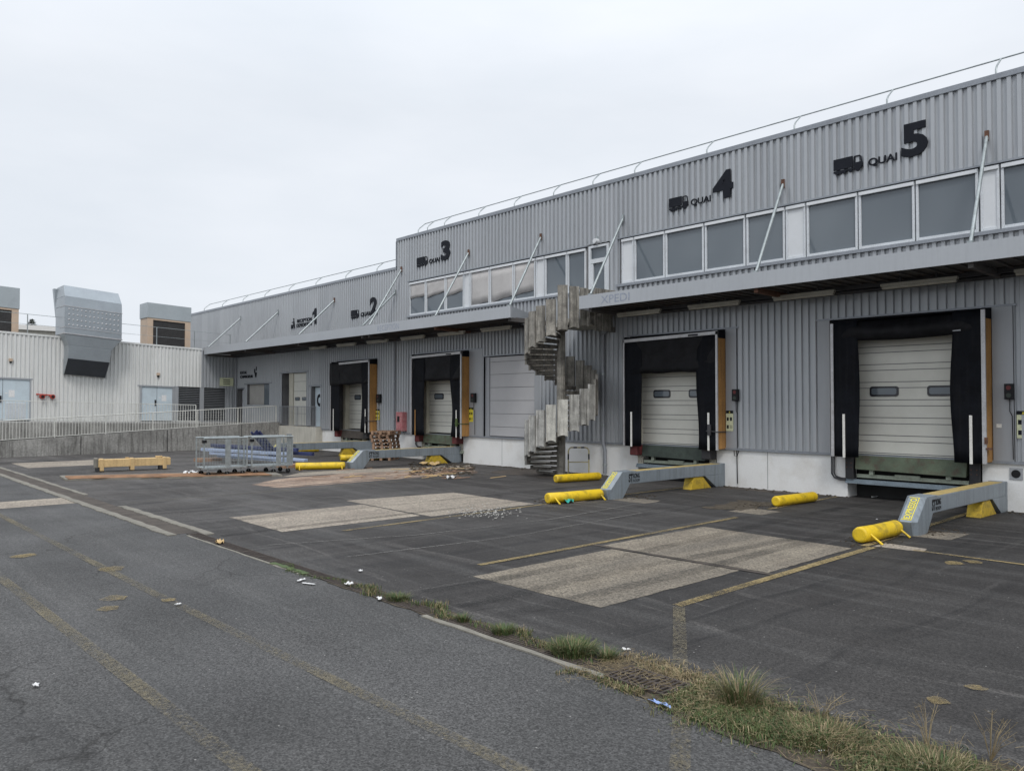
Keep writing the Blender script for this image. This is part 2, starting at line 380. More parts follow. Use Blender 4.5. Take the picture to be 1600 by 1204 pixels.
M['pad'] = pad_mat('exposed_aggregate_pad', (.165, .143, .115), (.25, .222, .18))
M['pad_pale'] = pad_mat('pale_aggregate_pad', (.24, .21, .18), (.33, .295, .25), .25)
M['pink'] = pad_mat('pinkish_concrete', (.17, .105, .075), (.44, .34, .27), .75, (-.9, 0, 0))

def grass_mat(name, c1, c2):
    mt, n, l, bs = nmat(name)
    c = ramp(n, l, noise(n, l, pos(n, l), 9, 3), .3, .7, (*c1, 1), (*c2, 1)); l.new(c, bs.inputs['Base Color'])
    bs.inputs['Roughness'].default_value = .7; return mt
M['g_green'] = grass_mat('green_grass', (.035, .065, .016), (.085, .125, .035))
M['g_olive'] = grass_mat('olive_grass', (.075, .075, .028), (.15, .135, .055))
M['g_dry'] = grass_mat('dry_straw', (.15, .11, .055), (.36, .29, .17))

# ------------------------------------------------------------------ text helper
def text_bm(mb, s, x0, x1, z0, z1, y, thick, bold=0.0, shear=0):
    """lettering facing -Y filling the box x0..x1, z0..z1, its back at y"""
    cu = bpy.data.curves.new('t', 'FONT'); cu.body = s; cu.size = 1; cu.offset = bold; cu.resolution_u = 4
    ob = bpy.data.objects.new('t', cu); C.objects.link(ob)
    dg = bpy.context.evaluated_depsgraph_get(); me = ob.evaluated_get(dg).to_mesh()
    xs = [v.co.x for v in me.vertices]; zs = [v.co.y for v in me.vertices]
    ax, bx, az_, bz = min(xs), max(xs), min(zs), max(zs)
    P = [(x0 + (v.co.x - ax) / (bx - ax) * (x1 - x0), z0 + (v.co.y - az_) / (bz - az_) * (z1 - z0)) for v in me.vertices]
    faces = [tuple(p.vertices) for p in me.polygons]
    cnt = {}
    for f in faces:
        for i in range(len(f)):
            e = (f[i], f[(i + 1) % len(f)]); cnt[tuple(sorted(e))] = cnt.get(tuple(sorted(e)), []) + [e]
    n = len(P)
    vs = [(a, y - thick, b) for a, b in P] + [(a, y, b) for a, b in P]
    fs = list(faces) + [tuple(i + n for i in reversed(f)) for f in faces]
    for k, es in cnt.items():
        if len(es) == 1: a, b = es[0]; fs.append((a, a + n, b + n, b))
    mb.add(vs, fs)
    ob.evaluated_get(dg).to_mesh_clear(); bpy.data.objects.remove(ob); bpy.data.curves.remove(cu)
    return mb

# ================================================================== GROUND
o = MB().sheet([(-400, -400), (400, -400), (400, 19.6), (-400, 19.6)], 0).build('asphalt_yard', M['asphalt']); tag(o, kind='structure')
o = MB().sheet([(-400, 19.6), (400, 19.6), (400, 500), (-400, 500)], -.3).build('far_ground', M['roofing']); tag(o, kind='structure')

def sheet_obj(name, poly, z, mat): return tag(MB().sheet(poly, z).build(name, mat), kind='structure')
def wob(poly, amp=.03, step=.35):
    out = []
    for i in range(len(poly)):
        a, b = Vector(poly[i][:2]), Vector(poly[(i + 1) % len(poly)][:2]); k = max(1, int((b - a).length / step))
        for j in range(k):
            q = a.lerp(b, j / k); out.append((q.x + random.uniform(-amp, amp), q.y + random.uniform(-amp, amp)))
    return out
# exposed aggregate wheel pads in front of docks 5 and 4
sheet_obj('concrete_pad', wob([(-8.05, 6.58), (-5.88, 6.63), (-5.92, 9.5), (-8.12, 9.42)], .011, .12), .004, M['pad'])
sheet_obj('concrete_pad', wob([(-8.42, 9.56), (-5.60, 9.66), (-5.66, 12.28), (-8.48, 12.40)], .011, .12), .004, M['pad'])
sheet_obj('concrete_pad', wob([(-15.42, 6.38), (-13.08, 6.36), (-13.10, 9.36), (-15.45, 9.42)], .011, .12), .004, M['pad_pale'])
sheet_obj('concrete_pad', wob([(-16.3, 9.5), (-12.88, 9.44), (-12.93, 12.38), (-16.0, 12.42)], .011, .12), .004, M['pad_pale'])
sheet_obj('concrete_pad', [(-34.8, 6.0), (-31.9, 6.0), (-31.9, 8.9), (-34.8, 8.9)], .004, M['pad_pale'])
sheet_obj('pad_joint', wob([(-8.6, 9.44), (-5.5, 9.54), (-5.5, 9.63), (-8.6, 9.53)], .012, .2), .008, M['channel'])
sheet_obj('concrete_strip', [(-21.4, -12), (-20.0, -12), (-19.95, 4.72), (-21.3, 4.72)], .004, M['pad_pale'])
sheet_obj('patch_repair', wob([(-5.55, 12.75), (-4.82, 12.75), (-4.85, 13.12), (-5.5, 13.15)], .03), .004, M['pad_pale'])
sheet_obj('patch_repair', wob([(-5.75, 14.15), (-4.95, 14.2), (-4.9, 15.2), (-5.7, 14.95)], .05), .004, M['pad'])
sheet_obj('patch_repair', wob([(-12.75, 14.15), (-11.3, 14.3), (-11.4, 15.0), (-12.7, 14.8)], .05), .004, M['pad'])
sheet_obj('patch_repair', wob([(-9.4, 14.6), (-8.6, 14.6), (-8.5, 15.3), (-9.3, 15.4)], .06), .004, M['pad'])
sheet_obj('patch_repair', wob([(-13.6, 13.1), (-12.5, 13.1), (-12.4, 13.6), (-13.4, 13.7)], .05), .004, M['pad'])
pk = [Gp(*q) for q in ((392, 757), (432, 748.5), (545, 739), (690, 734.5), (748, 735), (650, 746), (525, 756), (440, 762))]
sheet_obj('pinkish_slab', wob([(p.x, p.y) for p in pk], .07, .4), .004, M['pink'])
pk = [Gp(*q) for q in ((470, 738), (560, 733), (735, 726), (735, 733), (560, 738), (440, 745))]
sheet_obj('pale_slab', wob([(p.x, p.y) for p in pk], .07, .4), .005, M['pad_pale'])
sheet_obj('debris_stain', wob([(-19.9, 16.9), (-17.3, 16.9), (-16.2, 18.3), (-16.4, 18.9), (-20.5, 18.9)], .12), .004, M['channel'])
sheet_obj('debris_stain', wob([(-10.0, 14.6), (-9.15, 14.9), (-9.3, 16.6), (-10.2, 16.4)], .12, .2), .006, M['soil'])
sheet_obj('debris_stain', wob([(-12.1, 18.45), (-9.5, 18.5), (-9.3, 18.95), (-12.1, 18.95)], .07, .2), .004, M['channel'])

# drain: channel with two kerb strips to the left, narrow grate to the right
def strip(name, x0, x1, y0, y1, z, mat, n=26, amp=.025, h=0):
    top = [(x0 + (x1 - x0) * i / n, y1 + random.uniform(-amp, amp)) for i in range(n + 1)]
    bot = [(x0 + (x1 - x0) * i / n, y0 + random.uniform(-amp, amp)) for i in range(n + 1)]
    mb = MB()
    for i in range(n):
        a, b, c, d = bot[i], bot[i + 1], top[i + 1], top[i]
        if h: mb.hexa([(*a, z), (*b, z), (*c, z), (*d, z)], [(*a, z + h), (*b, z + h), (*c, z + h), (*d, z + h)])
        else: mb.add([(*a, z), (*b, z), (*c, z), (*d, z)], [(0, 1, 2, 3)])
    return tag(mb.build(name, mat), kind='structure')
strip('drain_channel', -60, -14.05, 4.86, 5.24, .004, M['channel'], 40, .02)
strip('drain_kerb', -60, -13.95, 4.70, 4.86, .001, M['concrete'], 120, .022, .018)
strip('drain_kerb', -60, -21.5, 5.24, 5.36, .001, M['concrete'], 90, .02, .015)
strip('drain_kerb', -18.6, -13.6, 5.22, 5.38, .001, M['concrete'], 24, .022, .02)
strip('drain_channel', -14.0, 5.0, 5.02, 5.20, .004, M['channel'], 60, .01)
strip('drain_kerb', -6.9, -4.35, 4.93, 5.0, .001, M['concrete'], 14, .012, .014)
strip('drain_kerb', -13.8, -9.7, 4.95, 5.0, .001, M['concrete'], 14, .012, .006)
mb = MB()
x = -13.9
while x < -4.6:
    if random.random() > .06: mb.box(x, x + .018, 5.03, 5.19, .005, .012)
    x += .045
mb.box(-13.95, -4.5, 5.015, 5.03, .005, .013); mb.box(-13.95, -4.5, 5.19, 5.205, .005, .013)
tag(mb.build('drain_grate', M['grate']), 'long narrow rusty slotted drain grate crossing the yard', 'drain grate')
g = thing('gully_grate', (-4.05, 5.13, 0), 'square rusty gully grate in dry grass at the end of the slot drain', 'drain grate')
mb = MB()
for i in range(11): mb.box(-4.31 + i * .05, -4.288 + i * .05, 4.98, 5.28, .012, .03)
mb.build('grate_bars', M['grate'], g)
mb = MB().box(-4.36, -3.74, 4.955, 4.98, .004, .031).box(-4.36, -3.74, 5.28, 5.305, .004, .031).box(-4.36, -4.335, 4.98, 5.28, .004, .031).box(-3.765, -3.74, 4.98, 5.28, .004, .031)
mb.box(-4.335, -3.765, 5.118, 5.142, .01, .029)
MB().box(-4.335, -3.765, 4.98, 5.28, .0075, .0095).build('dark_shaft', M['pit'], g)
mb.build('frame', M['grate'], g)

# painted lines
def line(name, pts, w, mat, z=.009):
    mb = MB()
    for a, b in zip(pts, pts[1:]):
        a, b = Vector((*a, 0)), Vector((*b, 0)); d = (b - a).normalized(); s = Vector((-d.y, d.x, 0)) * w / 2
        k = max(1, int((b - a).length / .5))
        for i in range(k):
            p, q = a.lerp(b, i / k), a.lerp(b, (i + 1) / k)
            mb.add([(*(p - s).xy, z), (*(q - s).xy, z), (*(q + s).xy, z), (*(p + s).xy, z)], [(0, 1, 2, 3)])
    return tag(mb.build(name, mat), kind='structure')
line('parking_line', [(-5.36, 7.32), (-5.48, 12.6)], .13, M['line'])
line('parking_line', [(-5.62, 12.6), (-5.88, 18.3)], .12, M['line'])
line('parking_line', [(-8.55, 7.1), (-8.72, 13.9)], .11, M['line'])
line('parking_line', [(-8.95, 15.5), (-9.05, 18.9)], .10, M['line'])
line('parking_line', [(-12.45, 7.2), (-12.75, 12.8), (-12.8, 18.6)], .10, M['line'])
line('parking_line', [(-4.95, 12.82), (6, 12.86)], .09, M['line'])
line('parking_line', [(-5.32, 7.30), (-3.42, 4.72), (-2.6, 3.55), (-1.9, 2.5), (-1.2, 1.4)], .13, M['line_faded'])
line('parking_line', [(-19.2, 5.6), (-19.3, 16.5)], .09, M['line_faded'])
line('faded_line', [(-40, 2.02), (-11.9, 1.98), (-4.7, 2.08), (3, 2.15)], .13, M['line_faded'])
line('faded_line', [(-40, 3.05), (-18.8, 3.05), (-9.9, 3.17), (-3.6, 3.33), (3, 3.5)], .12, M['line_faded'])
for a in ([(-22, 5.9), (-20.2, 8.6), (-18.0, 12.3), (-17.0, 15)], [(-20, 5.6), (-17.8, 8.0), (-15.6, 12.9), (-15.0, 15.2)], [(-26, 6.2), (-23.8, 7.6), (-21.8, 9.9)], [(-12, 5.6), (-11.2, 8), (-11.0, 11), (-11.4, 14)], [(-10.3, 6), (-10, 9), (-10.4, 13)]):
    line('tyre_scuff', a, .05, M['line_white'], .007)
for a in ([(-7.75, 5.6), (-7.6, 9), (-7.9, 13.5), (-8.0, 17)], [(-6.35, 5.6), (-6.3, 9), (-6.5, 13.5), (-6.6, 17.5)], [(-15.0, 5.6), (-14.9, 9), (-14.8, 17)], [(-13.4, 5.4), (-13.5, 9), (-13.6, 17)], [(-6.9, 5.5), (-7.0, 8), (-6.7, 12.5)]):
    line('tyre_mark', a, .24, M['tyre'], .012)
for (px, py, r) in ((1465, 1095, .09), (1525, 1075, .085), (1490, 880, .17), (1522, 878, .14), (178, 935, .16), (170, 951, .14), (172, 889, .2), (40, 868, .2), (262, 938, .1)):
    p = Gp(px, py); poly = [(p.x + math.cos(t) * r * random.uniform(.6, 1.1), p.y + math.sin(t) * r * random.uniform(.6, 1.1)) for t in [i * 2 * math.pi / 12 for i in range(12)]]
    sheet_obj('paint_dab', poly, .01, M['dab'])

# ================================================================== WAREHOUSE
Y = 19.0
bld = thing('warehouse', (-25, 19.5, 0), 'long grey ribbed metal warehouse with a raised right half and a row of loading docks', 'warehouse')
PITCH, DEP = .19, .052
def prof(x):
    u = (x / PITCH) % 1.0
    if u < .42: return DEP
    if u < .52: return DEP * (1 - (u - .42) / .10)
    if u < .90: return 0.0
    return DEP * (u - .90) / .10
def corr(mb, a, b, z0, z1, y, ax='x', zfun=None):
    """ribbed sheet; ax='x': front towards -Y, ax='y': front towards +X"""
    xs = {a, b}; k = math.floor(a / PITCH) - 1
    while k * PITCH < b + PITCH:
        for u in (0, .42, .52, .90):
            q = (k + u) * PITCH
            if a < q < b: xs.add(q)
        k += 1
    xs = sorted(xs); vs = []
    for q in xs:
        d = prof(q + 1e-6)
        for z in (z0, z1):
            zz = zfun(z, q) if zfun else z
            vs.append((q, y - d, zz) if ax == 'x' else (y + d, q, zz))
    mb.add(vs, [(2 * i, 2 * i + 2, 2 * i + 3, 2 * i + 1) for i in range(len(xs) - 1)])
def clad(mb, x0, x1, z0, z1, holes, y, ax='x', zfun=None):
    cuts = sorted({x0, x1} | {h[i] for h in holes for i in (0, 1) if x0 < h[i] < x1})
    for a, b in zip(cuts, cuts[1:]):
        mid = (a + b) / 2; spans = [(z0, z1)]
        for h in holes:
            if h[0] < mid < h[1]:
                ns = []
                for s in spans:
                    if h[3] <= s[0] or h[2] >= s[1]: ns.append(s); continue
                    if s[0] < h[2]: ns.append((s[0], h[2]))
                    if h[3] < s[1]: ns.append((h[3], s[1]))
                spans = ns
        for s in spans: corr(mb, a, b, s[0], s[1], y, ax, zfun)

DOCKS = {5: (-9.25, -5.67), 4: (-15.6, -12.22), 3: (-26.8, -23.43), 2: (-33.4, -29.93)}
# openings in the lower wall
LOW = [(-9.55, -5.25, 1.0, 4.34), (-15.62, -11.86, 1.0, 4.33), (-26.82, -22.62, 1.0, 4.31), (-33.42, -29.9, 1.0, 4.27),
       (-22.56, -19.55, 1.0, 4.02), (-35.88, -34.98, 1.0, 3.12), (-39.1, -36.4, 1.0, 3.86), (-43.56, -40.6, 2.2, 3.36), (-44.9, -43.9, 1.0, 3.12)]
UPR = [(-27.46, -17.34, 5.93, 7.36), (-15.96, 8.0, 5.98, 7.40), (-17.34, -16.42, 4.75, 7.40)]
XR, XL, XS = 8.0, -52.7, -28.35
mb = MB()
clad(mb, -44.98, -34.9, 1.16, 5.05, LOW, Y - .02); clad(mb, -34.9, XR, 1.06, 5.05, LOW, Y - .02)
clad(mb, XS, XR, 5.05, 9.26, UPR, Y - .02)
clad(mb, XL, XS, 5.05, 8.06, UPR, Y - .02)
mb.build('ribbed_wall', M['clad'], bld)
# flat panels beside docks
mb = MB()
for a, b, z0, z1 in ((-9.55, -9.25, 1.04, 4.34), (-5.67, -5.27, 1.04, 4.34), (-12.22, -11.88, 1.04, 4.33), (-23.43, -22.64, 1.04, 4.31), (-34.93, -34.5, .98, 1.5)):
    MB().box(a + .003, b - .003, Y - .055, Y - .01, z0, z1 - .01).build('flat_panel', M['clad_flat'], bld)
MB().box(-19.86 + .3, -19.86 + .02, Y - .05, Y - .01, 1.08, 4.0).build('flat_panel', M['clad_flat'], bld)
# body behind the cladding, roofs, coping
mb = MB()
mb.box(XS + .02, XR, Y + .75, Y + 30, 0, 9.1).box(XL, XS, Y + .75, Y + 30, 0, 7.95)
mb.box(XS + .0, XS + .04, Y, Y + 30, 7.95, 9.2)
mb.build('rear_body', M['reveal_dark'], bld)
mb = MB().box(XS, XR, Y + .03, Y + 30, 9.10, 9.16).box(XL, XS, Y + .03, Y + 30, 7.95, 8.0); mb.build('roof', M['roofing'], bld)
mb = MB().box(XS - .03, XR, Y - .09, Y + .18, 9.20, 9.33).box(XL, XS - .03, Y - .09, Y + .18, 8.0, 8.12).box(XS - .05, XS, Y - .1, Y, 8.12, 9.2)
mb.build('coping', M['coping'], bld, .008)
# inner lining at each opening
mb = MB(); mb2 = MB()
for h in LOW + UPR:
    d = .6; t = MB()
    t.box(h[0] - .06, h[0], Y - .015, Y + d, h[2], h[3] + .05).box(h[1], h[1] + .06, Y - .015, Y + d, h[2], h[3] + .05)
    t.box(h[0], h[1], Y - .015, Y + d, h[3], h[3] + .05); t.build('opening_lining', M['reveal_dark'], bld)
mb = MB().box(XS, XR, Y + .65, Y + .74, 0, 9.0).box(XL, XS, Y + .65, Y + .74, 0, 7.9); mb.build('light_stop_wall', M['reveal_dark'], bld)  # dark plane added behind the openings to stop light leaking through
mb = MB()   # thin flashings above openings and below windows
for h in LOW[:5]: mb.box(h[0] - .05, h[1] + .05, Y - .075, Y - .06, h[3] - .01, h[3] + .035)
for h in ((-39.3, -36.2, 3.86), (-43.8, -40.3, 3.36), (-36.1, -34.8, 3.12), (-45, -43.8, 3.12)): mb.box(h[0], h[1], Y - .085, Y - .06, h[2] - .01, h[2] + .06)
mb.box(-27.55, -17.36, Y - .115, Y - .0, 5.86, 5.93).box(-16.1, XR, Y - .115, Y, 5.90, 5.98)
mb.box(-27.55, -17.36, Y - .075, Y - .0, 7.36, 7.40).box(-16.1, XR, Y - .075, Y, 7.40, 7.44)
mb.box(-34.9, XR, Y - .06, Y - .02, 1.0, 1.06)
mb.build('flashing', M['coping'], bld)
# plinth with pits under the docks
PITS = [(-8.86, -5.9), (-15.32, -12.55), (-26.55, -23.85), (-33.05, -30.3)]
mb = MB(); xs = [XR]
cur = -34.85
for a, b in sorted(PITS): MB().box(cur, a, Y, Y + .6, 0, 1.03).build('plinth', M['plinth'], bld); cur = b
MB().box(cur, XR, Y, Y + .6, 0, 1.03).build('plinth', M['plinth'], bld)
MB().box(-38.8, -34.86, Y - .35, Y + .6, 0, 1.12).build('plinth', M['plinth_end'], bld)
mb = MB()
for a, b in PITS: MB().box(a, b, Y + .5, Y + .64, 0, 1.05).build('pit_lining', M['pit'], bld)
mb = MB()
for x0 in (-31.9, -21.6, -11.0, -2.0, -28.9): MB().box(x0, x0 + .012, Y - .004, Y + .01, 0.02, 1.0).build('plinth_joint', M['reveal_dark'], bld)

# sectional doors
def sect_door(x0, x1, z0, z1, y, mat, seams, wins, wz=(2.44, 2.68), thick=.05, name='dock_door', inset=.05):
    mb = MB()
    zs = [z0] + [z for z in seams if z0 < z < z1] + [z1]
    for a, b in zip(zs, zs[1:]): mb.box(x0, x1, y, y + thick, a + .009, b - .009)
    mb.box(x0, x1, y + .014, y + thick - .01, z0, z1)
    d = mb.build(name, mat, bld)
    for z in zs[1:-1]: MB().box(x0 + .002, x1 - .002, y + .006, y + .013, z - .008, z + .008).build('seam', M['reveal_dark'], d)
    for a, b in wins:
        w = MB(); r = .06; cx = []
        for (qx, qz, t0) in ((b - r, wz[1] - r, 0), (a + r, wz[1] - r, 90), (a + r, wz[0] + r, 180), (b - r, wz[0] + r, 270)):
            for k in range(4): t = R(t0 + k * 30); cx.append((qx + r * math.cos(t), y - .02, qz + r * math.sin(t)))
        w.prism(cx, (0, .03, 0)); w.build('door_window', M['doorglass'], d)
        c2 = [((p[0] - (a + b) / 2) * .86 + (a + b) / 2, y - .024, (p[2] - sum(wz) / 2) * .62 + sum(wz) / 2) for p in cx]
        MB().prism(c2, (0, .003, 0)).build('pane', M['glass'], d)
    return d
SE = [1.1 + i * .21 + (.07 if i % 2 else 0) for i in range(16)]
sect_door(-8.9, -6.0, 1.06, 4.2, Y + .08, M['door'], SE, [(-8.33, -7.66), (-7.03, -6.36)])
sect_door(-15.25, -12.6, 1.06, 4.2, Y + .12, M['door'], SE, [(-14.82, -14.2), (-13.55, -12.93)])
sect_door(-26.35, -23.85, 1.1, 4.2, Y + .22, M['door'], SE, [(-26.0, -25.38), (-24.75, -24.15)])
sect_door(-32.95, -30.4, 1.1, 4.2, Y + .36, M['door'], SE, [(-32.45, -31.9), (-31.3, -30.75)])
sect_door(-22.3, -19.87, 1.08, 3.98, Y + .03, M['shutter'], [1.42, 1.9, 2.38, 2.86, 3.34, 3.8], [], name='shutter_door')
sect_door(-38.06, -36.42, 1.14, 3.84, Y + .1, M['door'], [1.75, 2.9, 3.4], [(-37.9, -37.4), (-37.15, -36.62)], (2.42, 2.6), name='dock_door')
# pale jambs either side of the dock doors
mb = MB()
for a, b, y in ((-15.42, -15.25, .1), (-12.6, -12.45, .1), (-26.66, -26.36, .1), (-33.15, -32.92, .16), (-8.98, -8.9, .05), (-38.5, -38.06, .06)):
    MB().box(a, b, Y + y - .02, Y + .6, 1.05, 3.85).build('door_jamb', M['reveal'], bld)
mb = MB().box(-22.55, -22.31, Y + .0, Y + .5, 1.05, 4.0); mb.build('door_jamb', M['clad_flat'], bld)
# pale blue service door with a big C
d = MB().box(-35.82, -35.04, Y + .12, Y + .17, 1.14, 3.08).build('service_door', M['paleblue'], bld)
text_bm(MB(), 'C', -35.64, -35.20, 2.12, 2.74, Y + .12, .008, .06).build('door_letter', M['sign'], d)
MB().box(-35.15, -35.09, Y + .06, Y + .12, 2.02, 2.1).build('handle', M['black'], d)
# boarded hatch and dark doorway at the far corner
MB().box(-43.5, -41.62, Y + .10, Y + .14, 2.2, 3.34).build('boarded_hatch', M['board'], bld)
MB().box(-41.6, -40.62, Y + .10, Y + .13, 2.2, 3.34).build('hatch_window', M['glass'], bld)
mb = MB()
for i in range(5): mb.box(-44.35 + i * .09, -44.27 + i * .09, Y + .05 + .01 * i, Y + .06 + .012 * i, 1.2 + .03 * i, 3.05)
mb.build('strip_curtain', M['clearplastic'], bld)

# upper windows: frames, panes, canvas blinds
def window(a, b, z0, z1, kind='glass', blind=None):
    f = .055; y = Y - .045
    mb = MB().box(a, a + f, y, Y + .06, z0, z1).box(b - f, b, y, Y + .06, z0, z1).box(a + f, b - f, y, Y + .06, z0, z0 + f + .02).box(a + f, b - f, y, Y + .06, z1 - f, z1)
    w = mb.build('window', M['wframe'], bld, .006)
    if kind == 'panel': MB().box(a + f, b - f, Y - .02, Y + .0, z0 + f + .02, z1 - f).build('infill_panel', M['wpanel'], w)
    else: MB().box(a + f, b - f, Y + .0, Y + .012, z0 + f + .02, z1 - f).build('pane', M['glass'], w)
    MB().box(a + .01, b - .01, y - .03, y, z1 - .10, z1 - .02).build('blind_box', M['wpanel'], w, .01)
    else_c = kind == 'glass' and not blind
    if else_c:      # pale strips behind panes, added to imitate the reveal reflected in glass
        rr = random.random()
        if rr < .75:
            cw_ = random.uniform(.08, .2) * (b - a); MB().box(a + f + .01, a + f + cw_, Y + .10, Y + .13, z0 + .1, z1 - .08).build('reflection_strip', M['curtain'], w)
        if rr > .55:
            MB().box(b - f - .12, b - f - .02, Y + .25, Y + .28, z0 + .1, z1 - .3 * rr).build('reflection_strip', M['curtain'], w)
    if blind:
        bm_ = MB(); n = 10
        top = z1 - .1; vs = []
        for i in range(n + 1):
            u = i / n; xx = a + f + .005 + (b - a - 2 * f - .01) * u
            zb = blind[0] + (blind[1] - blind[0]) * u + .010 * math.sin(u * 9 + a)
            for j in range(5):
                t = j / 4; zz = top + (zb - top) * t
                vs.append((xx, Y - .03 + .012 * math.sin(u * 9 + t * 6 + a * 3) * t, zz))
        bm_.add(vs, [(i * 5 + j, i * 5 + j + 1, (i + 1) * 5 + j + 1, (i + 1) * 5 + j) for i in range(n) for j in range(4)], True)
        bo = bm_.build('canvas_blind', M['blind'], w); sm = bo.modifiers.new('s', 'SOLIDIFY'); sm.thickness = .008
    return w
WZ = (5.93, 7.33)
for a, b, k, bl in ((-27.44, -26.30, 'glass', (6.66, 6.68)), (-26.27, -24.97, 'glass', (6.58, 6.72)), (-24.94, -23.80, 'glass', (6.50, 6.62)), (-23.77, -23.42, 'panel', None),
                    (-23.39, -22.27, 'glass', (5.98, 6.06)), (-22.24, -20.96, 'glass', (6.0, 6.16)), (-20.93, -19.82, 'glass', (6.14, 6.22)), (-19.78, -19.36, 'panel', None),
                    (-19.33, -18.29, 'glass', None), (-18.26, -17.44, 'glass', None)):
    window(a, b, *WZ, k, bl)
WZ = (5.98, 7.38)
RW = [(-15.93, -15.45, 'panel'), (-15.42, -14.28, 'glass'), (-14.25, -12.92, 'glass'), (-12.88, -11.60, 'glass'), (-11.56, -10.44, 'glass'), (-10.41, -9.87, 'panel'), (-9.84, -8.54, 'glass'),
      (-8.51, -7.22, 'glass'), (-7.19, -5.90, 'glass'), (-5.86, -5.49, 'panel'), (-5.46, -4.2, 'glass'), (-4.17, -2.9, 'glass'), (-2.87, -1.6, 'glass'), (-1.57, -1.1, 'panel'),
      (-1.07, .2, 'glass'), (.23, 1.5, 'glass'), (1.53, 2.8, 'glass'), (2.83, 4.1, 'glass'), (4.13, 5.4, 'glass'), (5.43, 6.7, 'glass'), (6.73, 8.0, 'glass')]
for a, b, k in RW: window(a, b, *WZ, k)
mb = MB().box(-17.31, -17.22, Y - .05, Y + .08, 4.8, 7.36).box(-16.54, -16.45, Y - .05, Y + .08, 4.8, 7.36).box(-17.22, -16.54, Y - .05, Y + .08, 7.28, 7.36).box(-17.22, -16.54, Y - .05, Y + .08, 6.78, 6.92)
mb.box(-17.22, -17.12, Y - .04, Y + .06, 4.8, 6.78).box(-16.64, -16.54, Y - .04, Y + .06, 4.8, 6.78).box(-17.12, -16.64, Y - .04, Y + .06, 4.8, 4.95)
d = mb.build('upper_door', M['wframe'], bld, .006)
MB().box(-17.22, -16.54, Y + .02, Y + .03, 6.92, 7.28).build('pane', M['glass'], d); MB().box(-17.12, -16.64, Y + .02, Y + .03, 4.95, 6.78).build('pane', M['glass'], d)
MB().box(-17.19, -17.15, Y - .10, Y - .04, 5.8, 5.95).build('handle', M['black'], d)

# floodlight above the upper door
t = thing('wall_light', (-16.9, Y - .1, 7.5), 'small round white wall lamp above the glazed upper door by the spiral stair', 'wall lamp')
mb = MB().tube([(-16.9, Y - .22, 7.46), (-16.9, Y - .06, 7.46)], [.075, .085], 14); mb.build('lamp_bowl', M['wpanel'], t)
MB().box(-16.94, -16.86, Y - .1, Y - .05, 7.5, 7.62).build('bracket', M['galv'], t)

# ------------------------------------------------------------------ canopies
def canopy(poly, label, struts, endcut=True):
    xs = [p[0] for p in poly]; c = thing('canopy', (sum(xs) / len(xs), 18, 5.0), label, 'canopy')
    mb = MB(); n = len(poly)
    cxm = sum(xs) / len(xs); mb.prism([(x + (.12 if x < cxm else -.12), y + (.07 if y < 18 else -.01), 5.10) for x, y in poly], (0, 0, .05)); mb.build('deck', M['deck'], c)
    mb = MB()
    pts = poly  # order: front-left, front-right, back-right, back-left
    edges = [(pts[0], pts[1]), (pts[1], pts[2]), (pts[3], pts[0])]
    for a, b in edges:
        a, b = Vector((*a, 0)), Vector((*b, 0)); d = (b - a).normalized(); s = Vector((-d.y, d.x, 0)) * .05
        mb.hexa([(*a.xy, 5.04), (*b.xy, 5.04), (*(b + s).xy, 5.04), (*(a + s).xy, 5.04)], [(*a.xy, 5.42), (*b.xy, 5.42), (*(b + s).xy, 5.42), (*(a + s).xy, 5.42)])
    mb.build('fascia', M['fascia'], c)
    mb = MB(); x = pts[0][0] + .5
    while x < pts[1][0] - .1:                                     # ribs of the deck
        mb.box(x, x + .06, 17.08, 18.9, 5.06, 5.10); x += .31
    mb.build('deck_ribs', M['deck'], c)
    mb = MB().box(max(pts[0][0], pts[3][0]) + .1, min(pts[1][0], pts[2][0]) - .1, 18.5, 18.58, 4.98, 5.08).tube([(max(pts[0][0], pts[3][0]) + .2, 18.78, 4.96), (min(pts[1][0], pts[2][0]) - .2, 18.78, 4.96)], .05, 8)
    mb.build('purlin', M['steel_dark'], c)
    for i, (tx, bx, tz, rusty) in enumerate(struts):
        s = MB().tube([(tx, Y - .1, tz), (bx, 17.12, 5.44)], .038, 10).build('strut', M['galv'], c)
        MB().box(tx - .04, tx + .04, Y - .12, Y - .075, tz - .08, tz + .14).build('wall_bracket', M['rust'] if rusty else M['galv'], s)
        MB().box(bx - .05, bx + .05, 17.06, 17.18, 5.40, 5.47).build('foot_bracket', M['galv'], s)
        MB().bar((bx, 17.1, 5.0), (bx, 18.9, 4.98), .1, .12).build('outrigger', M['rust'] if (i in (1, 5) and rusty) else M['deck'], c)
    return c
SL = [(-19.48, -19.09, 7.98, 1), (-23.44, -23.13, 8.0, 1), (-27.97, -27.6, 7.93, 1), (-33.62, -33.69, 7.17, 1), (-39.57, -39.55, 7.13, 0), (-44.41, -44.56, 7.18, 0), (-28.44, -28.14, 7.0, 0)]
SRr = [(-5.70, -5.47, 8.0, 1), (-10.45, -10.18, 7.95, 1), (-15.83, -15.56, 7.98, 0), (-1.0, -.8, 8.0, 0), (3.7, 3.9, 8.0, 0)]
canR = canopy([(-15.9, 17), (8, 17), (8, 18.93), (-16.42, 18.93)], 'grey canopy over docks 4 and 5 starting right of the concrete spiral stair', SRr)
canL = canopy([(-44.9, 17), (-18.94, 17), (-20.05, 18.93), (-44.9, 18.93)], 'grey canopy left of the concrete spiral stair running to the white building', SL)
text_bm(MB(), 'XPEDI', -15.05, -14.0, 5.12, 5.34, 17.0, .003, 0).build('faded_lettering', M['ghost'], canR)
mb = MB()
for i in range(9): mb.box(-26.5 + i * .14, -26.42 + i * .14, 16.997, 17, 5.1 + .01 * (i % 3), 5.3)
